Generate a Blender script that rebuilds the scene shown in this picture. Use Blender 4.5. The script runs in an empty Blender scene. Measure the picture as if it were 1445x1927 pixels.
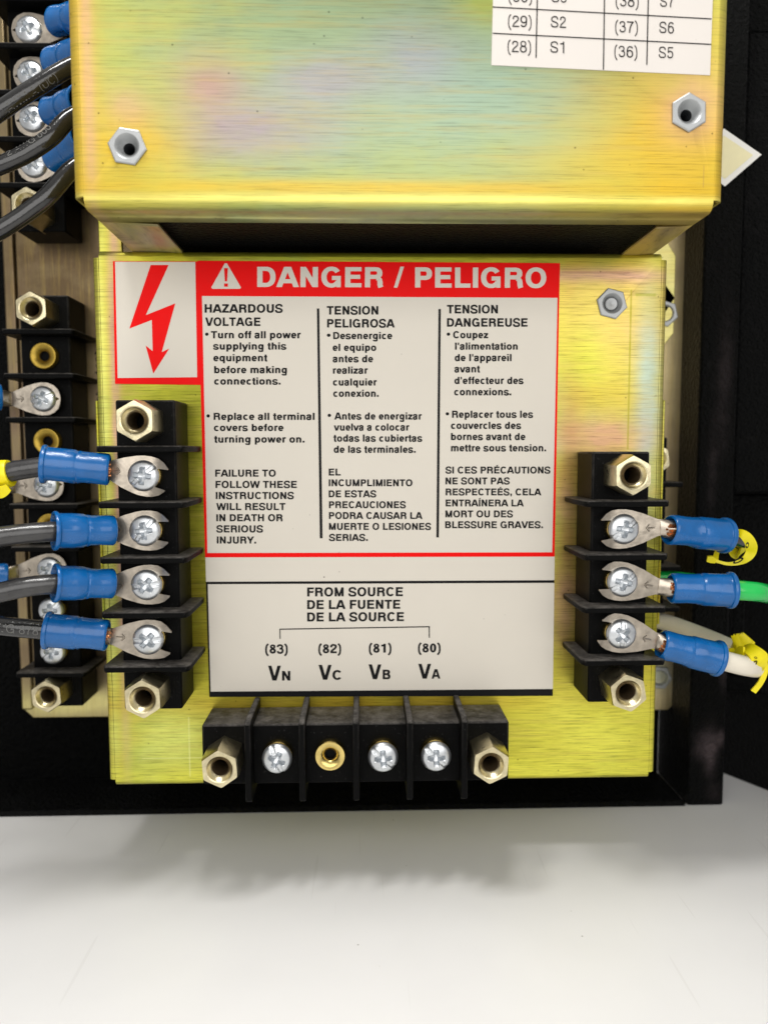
import bpy, math, random
from mathutils import Vector, Matrix
random.seed(7)
SC = bpy.context.scene
C = SC.collection
PI = math.pi

# ---------------------------------------------------------------- camera
D = 14.36                       # distance lens -> front panel of the lower box
FPX = 1430.166                  # focal length in photo pixels (photo is 1445 wide)
yaw, pit, rol = 0.02718, -0.08063, 0.002891
cy_, sy_, cp_, sp_ = math.cos(yaw), math.sin(yaw), math.cos(pit), math.sin(pit)
fw = Vector((sy_*cp_, cy_*cp_, sp_)); rt0 = Vector((cy_, -sy_, 0)); dn0 = -rt0.cross(fw)
rt = rt0*math.cos(rol) + dn0*math.sin(rol); dn = -rt0*math.sin(rol) + dn0*math.cos(rol)
cam_d = bpy.data.cameras.new('camera'); cam = bpy.data.objects.new('camera', cam_d); C.objects.link(cam)
M = Matrix(((rt.x, -dn.x, -fw.x, 0), (rt.y, -dn.y, -fw.y, -D), (rt.z, -dn.z, -fw.z, 0), (0, 0, 0, 1)))
cam.matrix_world = M
cam_d.sensor_fit = 'HORIZONTAL'; cam_d.sensor_width = 36; cam_d.lens = 36*FPX/1445
cam_d.clip_start = .1; cam_d.clip_end = 400
cam_d.dof.use_dof = True; cam_d.dof.focus_distance = 13.2; cam_d.dof.aperture_fstop = .24
SC.camera = cam
SC.unit_settings.system = 'METRIC'; SC.unit_settings.scale_length = .011

def at(px, py, Y=0.):
    "world point at depth Y seen at photo pixel px, py"
    r = rt*(px-722.5) + dn*(py-963.5) + fw*FPX
    return Vector((0, -D, 0)) + r*((Y+D)/r.y)

# ---------------------------------------------------------------- world and lamps (an indoor room)
SC.view_settings.view_transform = 'Standard'; SC.view_settings.look = 'None'
SC.view_settings.exposure = 0.0; SC.view_settings.gamma = 1
w = bpy.data.worlds.new('World'); SC.world = w; w.use_nodes = True
w.node_tree.nodes['Background'].inputs[0].default_value = (1.0, .98, .95, 1)
w.node_tree.nodes['Background'].inputs[1].default_value = .48

def area(name, loc, target, sx, sy, power, col=(1, .98, .95)):
    l = bpy.data.lights.new(name, 'AREA'); l.shape = 'RECTANGLE'; l.size = sx; l.size_y = sy; l.energy = power; l.color = col
    o = bpy.data.objects.new(name, l); C.objects.link(o); o.location = loc
    o.rotation_euler = (Vector(target)-Vector(loc)).to_track_quat('-Z', 'Y').to_euler()
    return o
area('front_softbox', (1, -22, 6), (0, 0, 0), 34, 17, 3900)  # unseen softbox behind the camera, placed for even reflections on the panels
area('ceiling_lamp', (-5.5, -5.5, 22), (-3, -3, -8), 3.2, 9, 3100)
area('ceiling_lamp', (0.5, -5.5, 22), (1.5, -3, -8), 3.2, 9, 3100)

# ---------------------------------------------------------------- materials
def mat(name): 
    m = bpy.data.materials.new(name); m.use_nodes = True
    return m, m.node_tree, m.node_tree.nodes['Principled BSDF']
def nd(nt, t, **kw):
    n = nt.nodes.new(t)
    for k, v in kw.items(): setattr(n, k, v)
    return n
def setv(b, **kw):
    for k, v in kw.items():
        k = k.replace('_', ' ')
        for i in b.inputs:
            if i.name.lower() == k.lower(): i.default_value = (*v, 1) if isinstance(v, tuple) and len(v) == 3 else v
def math_(nt, op, a, b=None, c=None, clamp=False):
    n = nd(nt, 'ShaderNodeMath', operation=op); n.use_clamp = clamp
    for i, v in enumerate((a, b, c)):
        if v is None: continue
        if isinstance(v, (int, float)): n.inputs[i].default_value = v
        else: nt.links.new(v, n.inputs[i])
    return n.outputs[0]
def mix(nt, f, a, b, mode='MIX'):
    n = nd(nt, 'ShaderNodeMix', data_type='RGBA', blend_type=mode)
    for i, v in ((0, f), (6, a), (7, b)):
        if isinstance(v, (int, float)): n.inputs[i].default_value = v
        elif isinstance(v, tuple): n.inputs[i].default_value = (*v[:3], 1)
        else: nt.links.new(v, n.inputs[i])
    return n.outputs[2]
def pos(nt, scale=(1, 1, 1), loc=(0, 0, 0), rot=(0, 0, 0)):
    g = nd(nt, 'ShaderNodeNewGeometry'); m = nd(nt, 'ShaderNodeMapping')
    m.inputs['Scale'].default_value = scale; m.inputs['Location'].default_value = loc; m.inputs['Rotation'].default_value = rot
    nt.links.new(g.outputs['Position'], m.inputs[0]); return m.outputs[0]
def noise(nt, vec, sc=1., det=3., rough=.5, dist=0.):
    n = nd(nt, 'ShaderNodeTexNoise'); n.inputs['Scale'].default_value = sc; n.inputs['Detail'].default_value = det
    n.inputs['Roughness'].default_value = rough; n.inputs['Distortion'].default_value = dist
    nt.links.new(vec, n.inputs['Vector']); return n.outputs['Fac']
def ramp(nt, fac, stops, interp='LINEAR'):
    n = nd(nt, 'ShaderNodeValToRGB'); cr = n.color_ramp; cr.interpolation = interp
    while len(cr.elements) < len(stops): cr.elements.new(.5)
    for e, (p, c) in zip(cr.elements, stops):
        e.position = p; e.color = (c, c, c, 1) if isinstance(c, (int, float)) else (*c, 1)
    nt.links.new(fac, n.inputs[0]); return n.outputs[0]
def bump(nt, b, h, strength, dist=.02, prev=None):
    n = nd(nt, 'ShaderNodeBump'); n.inputs['Strength'].default_value = strength; n.inputs['Distance'].default_value = dist
    nt.links.new(h, n.inputs['Height'])
    if prev is not None: nt.links.new(prev, n.inputs['Normal'])
    nt.links.new(n.outputs[0], b.inputs['Normal']); return n.outputs[0]

def chromate(name, base, patches, grain='x', stripes=(), rough=.48, fine=.25, vary=.8, metal=.66):
    """yellow zinc-chromate passivation on brushed steel; patches = film tints plus painted reflections, highlights and shade, each
    (x, z, rx, rz, colour, amount)"""
    m, nt, b = mat(name)
    n1 = noise(nt, pos(nt, (.33, .33, .4)), 1.3, 3, .55, .6)
    col = ramp(nt, n1, base)
    col = mix(nt, 1 - vary, col, base[len(base)//2][1])
    g = nd(nt, 'ShaderNodeNewGeometry'); sep = nd(nt, 'ShaderNodeSeparateXYZ'); nt.links.new(g.outputs['Position'], sep.inputs[0])
    wob = noise(nt, pos(nt, (.9, .9, 1.3)), 1.1, 4, .6)
    for (x, z, rx, rz, c, a) in patches:
        dx = math_(nt, 'DIVIDE', math_(nt, 'SUBTRACT', sep.outputs[0], x), rx)
        dz = math_(nt, 'DIVIDE', math_(nt, 'SUBTRACT', sep.outputs[2], z), rz)
        d = math_(nt, 'ADD', math_(nt, 'MULTIPLY', dx, dx), math_(nt, 'MULTIPLY', dz, dz))
        d = math_(nt, 'ADD', d, math_(nt, 'MULTIPLY', math_(nt, 'SUBTRACT', wob, .5), 1.7))
        f = math_(nt, 'MULTIPLY', math_(nt, 'EXPONENT', math_(nt, 'MULTIPLY', d, -1.)), a, clamp=True)
        f = math_(nt, 'MINIMUM', f, a)
        col = mix(nt, f, col, c)
    # brushed streaks: long along the grain, very short across it
    sx = (1.1, 1, 62) if grain == 'x' else (62, 1, 1.1)
    sy = (2.6, 3, 150) if grain == 'x' else (150, 3, 2.6)
    st = noise(nt, pos(nt, sx), 1, 3, .6); st2 = noise(nt, pos(nt, sy), 1, 2, .6)
    both = math_(nt, 'ADD', math_(nt, 'MULTIPLY', st, .55), math_(nt, 'MULTIPLY', st2, .45))
    dark = ramp(nt, both, [(.36, 1 - fine*1.9), (.46, 1 - fine*.5), (.53, 1.)])
    col = mix(nt, 1., col, dark, 'MULTIPLY')
    hue = noise(nt, pos(nt, (.5, 1, 9) if grain == 'x' else (9, 1, .5)), 1, 4, .7)
    col = mix(nt, math_(nt, 'MULTIPLY', ramp(nt, hue, [(.5, 0.), (.70, 1.)]), .4*vary), col, (.50, .36, .10))
    for (x0, x1, z0, z1, c, a) in stripes:     # faint outlines left by masking tape
        def inside(o, lo, hi, s):
            p = math_(nt, 'MULTIPLY', math_(nt, 'SUBTRACT', o, lo), s, clamp=True)
            q = math_(nt, 'MULTIPLY', math_(nt, 'SUBTRACT', hi, o), s, clamp=True)
            return math_(nt, 'MULTIPLY', p, q)
        f = math_(nt, 'MULTIPLY', inside(sep.outputs[0], x0, x1, 60), inside(sep.outputs[2], z0, z1, 60))
        f = math_(nt, 'MULTIPLY', f, math_(nt, 'MULTIPLY', ramp(nt, wob, [(.3, .55), (.6, 1.)]), a))
        col = mix(nt, f, col, c)
    specks = nd(nt, 'ShaderNodeTexVoronoi'); specks.inputs['Scale'].default_value = 3.2; nt.links.new(pos(nt), specks.inputs['Vector'])
    sp = ramp(nt, specks.outputs['Distance'], [(.035, .45), (.06, 1.)])
    col = mix(nt, 1., col, sp, 'MULTIPLY')
    nt.links.new(col, b.inputs['Base Color'])
    setv(b, Metallic=metal, Roughness=rough, Specular_IOR_Level=.22)
    rr = math_(nt, 'ADD', math_(nt, 'MULTIPLY', st2, .22), rough - .11); nt.links.new(rr, b.inputs['Roughness'])
    bump(nt, b, both, .22, .006)
    return m

YEL = (.56, .51, .050); GRN = (.36, .45, .070); PAL = (.42, .52, .28); PNK = (.62, .36, .28); ORG = (.66, .43, .035); LIL = (.40, .33, .38); BLU = (.42, .56, .52)
BASE = [(.28, ORG), (.42, YEL), (.55, YEL), (.66, GRN), (.8, PAL)]
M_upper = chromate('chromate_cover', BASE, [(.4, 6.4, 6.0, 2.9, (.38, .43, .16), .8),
    (-.4, 6.6, 3.6, 3.0, (.27, .34, .16), .95), (1.4, 6.3, 2.2, 2.2, (.32, .42, .26), .9), (.6, 5.3, 3.0, .9, (.33, .42, .29), .85),  # pale centre: film tint with the broad highlight painted in
    (-2.3, 5.45, .55, .5, (.46, .26, .23), .75), (-1.7, 4.9, 1.2, .45, (.36, .29, .33), .85), (-.5, 5.6, .9, .35, (.36, .30, .36), .6), (.9, 6.0, .8, .5, (.36, .34, .42), .6),
    (2.2, 5.6, .9, .8, (.30, .42, .34), .7), (-.9, 7.2, 1.2, .6, (.28, .40, .26), .6), (2.0, 6.9, .6, .5, (.46, .54, .08), .7),
    (-3.5, 4.6, .8, .7, ORG, .85), (-3.5, 5.2, .3, .3, PNK, .4), (5.1, 4.6, 1.6, 1.9, ORG, .9), (5.1, 5.3, .5, .6, PNK, .6), (4.6, 4.4, 2.2, .25, (.62, .44, .05), .5), (-4.25, 5.5, .30, 4., ORG, .8), (-4.1, 5.6, .1, 3., PNK, .5),
    (.5, 4.02, 7, .12, ORG, .7), (.5, 3.85, 7, .07, (.86, .78, .20), .9), (.5, 3.66, 7, .05, (.30, .25, .24), .8)],  # paints the bright glint on the bend and the dark underside
    stripes=[(1.5, 5.3, 4.2, 4.225, (.30, .22, .04), .6), (2.6, 5.2, 4.05, 4.07, (.30, .22, .04), .4), (5.28, 5.31, 4.05, 4.4, (.3, .16, .08), .5)], fine=.19)
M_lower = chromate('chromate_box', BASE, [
    (4.7, 2.4, 1.2, 1.2, (.66, .46, .17), .75), (5.38, .8, .24, 1.9, BLU, .8), (4.1, 1.7, .5, .7, (.52, .58, .05), .7), (4.5, .25, .9, .5, (.56, .30, .20), .85), (4.3, 1.0, .9, .3, (.50, .36, .05), .6),
    (4.6, 3.25, 1.5, .13, PNK, .8), (3.9, -1.6, .3, 3.2, (.40, .20, .08), .75), (3.85, -3.0, .35, .6, PNK, .5), (3.85, -1.0, .3, .3, PNK, .4),  # tall brown strip paints the reflection of the right block
    (-4.58, 0.4, .10, 6.5, PNK, .9), (-4.8, -1.0, .10, 6., (.72, .74, .20), .8), (-4.4, 2.4, .25, 1.4, (.26, .15, .07), .9), (-3.3, .95, 1.3, .5, (.22, .23, .02), .9),  # last patch paints the dark reflection above the left block
    (-3.0, -1.2, .45, 3.2, (.20, .20, .018), .9), (0, -4.88, 6., .2, (.62, .42, .04), .7), (-3.8, -5.6, .9, .7, (.80, .84, .20), .8), (4.5, -5.5, 1.6, 1.1, (.84, .81, .11), .95), (0, -6.3, 7., .25, (.84, .82, .10), .8),  # painted reflections: left block dark, bottom block orange, white table bright
    (1.0, 3.6, 5., .12, (.50, .52, .04), .8)],
    stripes=[(5.0, 5.05, -.0, 3.0, (.30, .27, .02), .8), (3.6, 5.0, 2.98, 3.01, (.32, .26, .03), .7), (3.7, 5.0, 3.28, 3.33, (.36, .18, .12), .6), (-4.35, -4.2, 2.45, 2.95, (.16, .09, .05), .7), (-4.35, -4.2, 3.1, 3.3, (.16, .09, .05), .6),
             (5.1, 5.5, 2.86, 2.93, (.30, .32, .03), .6), (-3.4, -3.36, -6.3, -5.1, (.88, .9, .4), .5), (-4.3, -2.9, -5.93, -5.90, (.88, .9, .4), .5), (4.9, 5.5, -6.0, -5.97, (.5, .46, .05), .5)], fine=.36, rough=.35, metal=.80)
M_plate = chromate('chromate_plate', [(.3, (.22, .16, .10)), (.5, (.33, .26, .14)), (.7, (.28, .19, .14))], [(-6.4, 4.2, 2.4, 2.2, (.10, .065, .035), .85),  # dark patch paints the shadow beside the upper box
    (-6.6, -5.8, 2., .35, (.92, .84, .34), .7), (7.1, -5.6, .5, .7, (.88, .74, .42), .7), (7.0, -5.3, .3, .3, BLU, .5), (7.1, 3.2, .3, 3., (.70, .58, .30), .5)], grain='z', fine=.12, rough=.36, metal=.93)  # bright bottom left patch paints the table's reflection

def simple(name, col, metallic=0., rough=.4, var=.12, bsc=0., bstr=0., nsc=6., coat=0.):
    m, nt, b = mat(name)
    tc = nd(nt, 'ShaderNodeTexCoord')
    n = noise(nt, tc.outputs['Object'], nsc, 4, .6)
    v = ramp(nt, n, [(.3, 1 - var), (.7, 1 + 0*var)])
    nt.links.new(mix(nt, 1., tuple(col), v, 'MULTIPLY'), b.inputs['Base Color'])
    nt.links.new(math_(nt, 'ADD', math_(nt, 'MULTIPLY', n, rough*.5), rough*.75), b.inputs['Roughness'])
    setv(b, Metallic=metallic, Coat_Weight=coat)
    if bstr: bump(nt, b, noise(nt, tc.outputs['Object'], bsc, 3, .6), bstr, .02)
    return m
M_zinc = simple('zinc_plate', (.74, .77, .80), .9, .34, .22, 12, .06)
M_nut = simple('zinc_nut', (.42, .435, .44), .6, .46, .15, 40, .15)
M_brass = simple('brass', (.80, .62, .22), 1., .24, .3, 30, .1)
M_pbrass = simple('nickel_brass', (.80, .71, .46), 1., .30, .35, 25, .2)
M_dark_brass = simple('aged_brass', (.50, .34, .06), .9, .4, .4, 20, .2)
M_tin = simple('tin_plate', (.60, .53, .44), .95, .30, .4, 9, .2, 5)
M_copper = simple('copper', (.80, .34, .14), .95, .35, .4, 30, .2)
M_blue = simple('blue_nylon', (.002, .115, .37), 0., .26, .2, 9, .2, 4., .2)
M_wblack = simple('black_insulation', (.016, .016, .016), 0., .16, .4, 16, .25, 5, .5)
M_wgrey = simple('chalky_black_insulation', (.040, .039, .040), 0., .30, .5, 16, .25, 5, .4)
M_wgreen = simple('green_insulation', (.010, .52, .09), 0., .22, .1, 9, .1, 3, .5)
M_wwhite = simple('white_insulation', (.80, .74, .62), 0., .34, .08, 9, .1, 3)
M_tag = simple('yellow_marker', (.90, .76, .004), 0., .42, .1, 14, .3)
M_hole = simple('shaded_thread', (.09, .06, .03), .6, .4, .4, 40, .3)  # shade inside the bores put into a darker brass colour
M_ink = simple('black_ink', (.007, .007, .008), 0., .55, .1); setv(M_ink.node_tree.nodes['Principled BSDF'], Specular_IOR_Level=.12)
M_red = simple('red_ink', (.86, .002, .002), 0., .5, .04); setv(M_red.node_tree.nodes['Principled BSDF'], Specular_IOR_Level=.12)
M_wprint = simple('pale_print', (.13, .13, .125), 0., .5, .2)

def bakelite():
    m, nt, b = mat('black_phenolic')
    tc = nd(nt, 'ShaderNodeTexCoord'); g = nd(nt, 'ShaderNodeNewGeometry'); s = nd(nt, 'ShaderNodeSeparateXYZ'); nt.links.new(g.outputs['Normal'], s.inputs[0])
    n = noise(nt, pos(nt), 5, 5, .7); fine_ = noise(nt, pos(nt), 60, 2, .6)
    up = math_(nt, 'MULTIPLY', s.outputs[2], ramp(nt, n, [(.35, .2), (.65, 1.)]), clamp=True)    # dust lies on what faces up
    dust = math_(nt, 'MULTIPLY', up, ramp(nt, fine_, [(.4, .5), (.6, 1.)]))
    sp = ramp(nt, noise(nt, pos(nt), 28, 1, .5), [(.70, 0.), (.76, .5)])
    col = mix(nt, math_(nt, 'MULTIPLY', dust, .38), (.003, .003, .003), (.40, .37, .34))
    col = mix(nt, math_(nt, 'MULTIPLY', sp, .10), col, (.4, .4, .4))
    nt.links.new(col, b.inputs['Base Color']); setv(b, Roughness=.42, Specular_IOR_Level=.05)
    bump(nt, b, fine_, .25, .01)
    return m
M_bk = bakelite()
def powder(name='black_powder_coat', scuff=False):
    m, nt, b = mat(name)
    v = noise(nt, pos(nt), 11, 3, .7); v2 = noise(nt, pos(nt), 1.4, 4, .6)
    sm = ramp(nt, v2, [(.60, 0.), (.72, 1.)])
    col = mix(nt, math_(nt, 'MULTIPLY', sm, .25), (.003, .0032, .0032), (.022, .020, .020))
    if scuff:                                     # worn patches on the face of the post, x z rx rz strength
        g = nd(nt, 'ShaderNodeNewGeometry'); sep = nd(nt, 'ShaderNodeSeparateXYZ'); nt.links.new(g.outputs['Position'], sep.inputs[0])
        wb = noise(nt, pos(nt), 3.2, 4, .6)
        for x, z, rx, rz, s in ((7.76, -6.75, .13, .42, 1.), (7.93, -6.45, .16, .16, .8), (7.6, -6.6, .2, .3, .5), (8.0, -5.0, .08, .35, .3), (7.9, -7.7, .2, .2, .2), (7.8, 1.5, .15, 1.2, .25), (7.6, -.5, .1, .9, .22)):
            dx = math_(nt, 'DIVIDE', math_(nt, 'SUBTRACT', sep.outputs[0], x), rx); dz = math_(nt, 'DIVIDE', math_(nt, 'SUBTRACT', sep.outputs[2], z), rz)
            d = math_(nt, 'ADD', math_(nt, 'ADD', math_(nt, 'MULTIPLY', dx, dx), math_(nt, 'MULTIPLY', dz, dz)), math_(nt, 'MULTIPLY', math_(nt, 'SUBTRACT', wb, .5), 3.5))
            f = math_(nt, 'MULTIPLY', math_(nt, 'EXPONENT', math_(nt, 'MULTIPLY', d, -1.)), s, clamp=True)
            col = mix(nt, math_(nt, 'MINIMUM', f, s), col, (.085, .066, .070))
    nt.links.new(col, b.inputs['Base Color'])
    setv(b, Roughness=.34, Specular_IOR_Level=.09); bump(nt, b, v, 1., .22)
    return m
M_ch = powder()
M_post = powder('post_powder_coat', True)
M_scuff = simple('scuffed_primer', (.055, .045, .046), 0., .6, .5, 12, .3, 2.5)
def paper(name, col):
    m, nt, b = mat(name)
    sp = nd(nt, 'ShaderNodeTexVoronoi'); sp.inputs['Scale'].default_value = 4.5; nt.links.new(pos(nt), sp.inputs['Vector'])
    ms = ramp(nt, noise(nt, pos(nt), .6, 2), [(.55, 0.), (.62, 1.)])
    d = math_(nt, 'MULTIPLY', ramp(nt, sp.outputs['Distance'], [(.05, 1.), (.08, 0.)]), ms)
    c = mix(nt, noise(nt, pos(nt), 1.2, 3), tuple(x*.95 for x in col), col)
    nt.links.new(mix(nt, math_(nt, 'MULTIPLY', d, .8), c, (.12, .10, .08)), b.inputs['Base Color']); setv(b, Roughness=.42, Specular_IOR_Level=.25)
    bump(nt, b, noise(nt, pos(nt), 22, 3), .08, .01)
    return m
M_paper = paper('label_vinyl', (.70, .655, .575)); M_paper2 = paper('label_vinyl_upper', (.66, .62, .58))
M_cream = simple('cream_sticker', (.80, .74, .46), 0., .5, .05); M_wht = simple('white_sticker', (.80, .79, .76), 0., .5, .05)
def tabletop():
    m, nt, b = mat('white_laminate')
    sp = nd(nt, 'ShaderNodeTexVoronoi'); sp.inputs['Scale'].default_value = 1.7; nt.links.new(pos(nt), sp.inputs['Vector'])
    ms = ramp(nt, noise(nt, pos(nt, (1, 1, 1), (3, 1, 0)), .35, 2), [(.50, 0.), (.56, 1.)])
    d = math_(nt, 'MULTIPLY', ramp(nt, sp.outputs['Distance'], [(.022, 1.), (.038, 0.)]), ms)
    scr = ramp(nt, noise(nt, pos(nt, (7, .22, 1), (0, 0, 0), (0, 0, .75)), 1, 1, .5), [(.725, 0.), (.74, 1.)])
    c = mix(nt, noise(nt, pos(nt), .5, 4), (.69, .685, .68), (.76, .755, .75))
    c = mix(nt, math_(nt, 'MULTIPLY', d, .7), c, (.12, .10, .08))
    c = mix(nt, math_(nt, 'MULTIPLY', scr, .12), c, (.4, .38, .36))
    nt.links.new(c, b.inputs['Base Color']); setv(b, Roughness=.38, Specular_IOR_Level=.4)
    bump(nt, b, noise(nt, pos(nt), 3, 4), .05, .03)
    return m
M_table = tabletop()

# ---------------------------------------------------------------- mesh helpers
class MB:
    def __init__(s): s.v = []; s.f = []
    def add(s, vs, fs):
        k = len(s.v); s.v += [tuple(v) for v in vs]; s.f += [tuple(i+k for i in f) for f in fs]; return s
    def box(s, x0, x1, y0, y1, z0, z1):
        return s.add([(x, y, z) for x in (x0, x1) for y in (y0, y1) for z in (z0, z1)],
                     [(0, 1, 3, 2), (4, 6, 7, 5), (0, 4, 5, 1), (2, 3, 7, 6), (0, 2, 6, 4), (1, 5, 7, 3)])
    def prism(s, poly, a, b, f):
        "poly in 2D, extruded from a to b; f(u, v, w) gives the 3D point"
        n = len(poly)
        return s.add([f(u, v, a) for u, v in poly] + [f(u, v, b) for u, v in poly],
                     [tuple(range(n))[::-1], tuple(range(n, 2*n))] + [(i, (i+1) % n, n+(i+1) % n, n+i) for i in range(n)])
    def rings(s, rs, close0=False, close1=False):
        "list of equally long loops of points"
        n = len(rs[0]); vs = [p for r in rs for p in r]; fs = []
        for k in range(len(rs)-1):
            for i in range(n): fs.append((k*n+i, k*n+(i+1) % n, (k+1)*n+(i+1) % n, (k+1)*n+i))
        if close0: fs.append(tuple(range(n))[::-1])
        if close1: fs.append(tuple(range((len(rs)-1)*n, len(rs)*n)))
        return s.add(vs, fs)
    def lathe(s, prof, n=32, frame=None, c0=False, c1=False, shape=None):
        "prof = [(radius, along)], axis = -Y unless a frame is given"
        o, u, v, a = frame or (Vector((0, 0, 0)), Vector((1, 0, 0)), Vector((0, 0, 1)), Vector((0, -1, 0)))
        R = []
        for k, (r, t) in enumerate(prof):
            L = []
            for i in range(n):
                th = 2*PI*i/n; q = r*(shape(th, k) if shape else 1)
                L.append(o + a*t + u*(q*math.cos(th)) + v*(q*math.sin(th)))
            R.append(L)
        return s.rings(R, c0, c1)
    def tube(s, pts, r, n=20, c0=True, c1=True):
        R = []; prev = None; m = len(pts)
        for i, p in enumerate(pts):
            t = (pts[min(i+1, m-1)] - pts[max(i-1, 0)]).normalized()
            if prev is None:
                u = t.cross(Vector((0, 0, 1))); u = u.normalized() if u.length > .1 else t.cross(Vector((0, 1, 0))).normalized()
            else: u = (prev - t*prev.dot(t)).normalized()
            prev = u; v = t.cross(u); rr = r(i/(m-1)) if callable(r) else r
            R.append([p + u*(rr*math.cos(2*PI*k/n)) + v*(rr*math.sin(2*PI*k/n)) for k in range(n)])
        return s.rings(R, c0, c1)
    def mesh(s, name, m, smooth=35, origin=(0, 0, 0)):
        me = bpy.data.meshes.new(name); o = Vector(origin)
        me.from_pydata([Vector(v)-o for v in s.v], [], s.f); me.materials.append(m)
        import bmesh
        bm = bmesh.new(); bm.from_mesh(me); bmesh.ops.recalc_face_normals(bm, faces=bm.faces); bm.to_mesh(me); bm.free()
        if smooth:
            for p in me.polygons: p.use_smooth = True
            me.set_sharp_from_angle(angle=math.radians(smooth))
        me.update(); return me
def put(name, me, parent=None, loc=(0, 0, 0), rot=None, bevel=0, solid=0):
    o = bpy.data.objects.new(name, me); C.objects.link(o); o.location = loc
    if rot is not None: o.rotation_euler = rot
    if parent is not None: o.parent = parent
    if solid: md = o.modifiers.new('t', 'SOLIDIFY'); md.thickness = solid; md.offset = -1
    if bevel:
        md = o.modifiers.new('b', 'BEVEL'); md.width = bevel; md.segments = 2; md.limit_method = 'ANGLE'; md.angle_limit = math.radians(40)
    return o
def part(name, mb, m, root, bevel=0, smooth=35, solid=0):
    "mb is in world coordinates; its object sits at the root's origin"
    base = root.matrix_world_loc if hasattr(root, 'matrix_world_loc') else Vector(root.get('_w', (0, 0, 0)))
    o = put(name, mb.mesh(name, m, smooth, base), root, bevel=bevel, solid=solid); o['_w'] = tuple(base); return o
def thing(name, label, cat, loc, group=None):
    o = bpy.data.objects.new(name, None); C.objects.link(o); o.location = loc; o.empty_display_size = .3
    o['label'] = label; o['category'] = cat; o['_w'] = tuple(loc)
    if group: o['group'] = group
    return o
def structure(name, mb, m, bevel=0):
    o = put(name, mb.mesh(name, m), bevel=bevel); o['kind'] = 'structure'; return o
def rel(root, p): return Vector(p) - Vector(root['_w'])
def smooth_path(P, k=10):
    "Catmull-Rom through the points"
    out = []
    for i in range(len(P)-1):
        a = P[max(i-1, 0)]; b = P[i]; c = P[i+1]; d = P[min(i+2, len(P)-1)]
        for j in range(k):
            t = j/k; out.append(.5*((2*b) + (c-a)*t + (2*a-5*b+4*c-d)*t*t + (3*b-a-3*c+d)*t**3))
    out.append(P[-1]); return out
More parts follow.
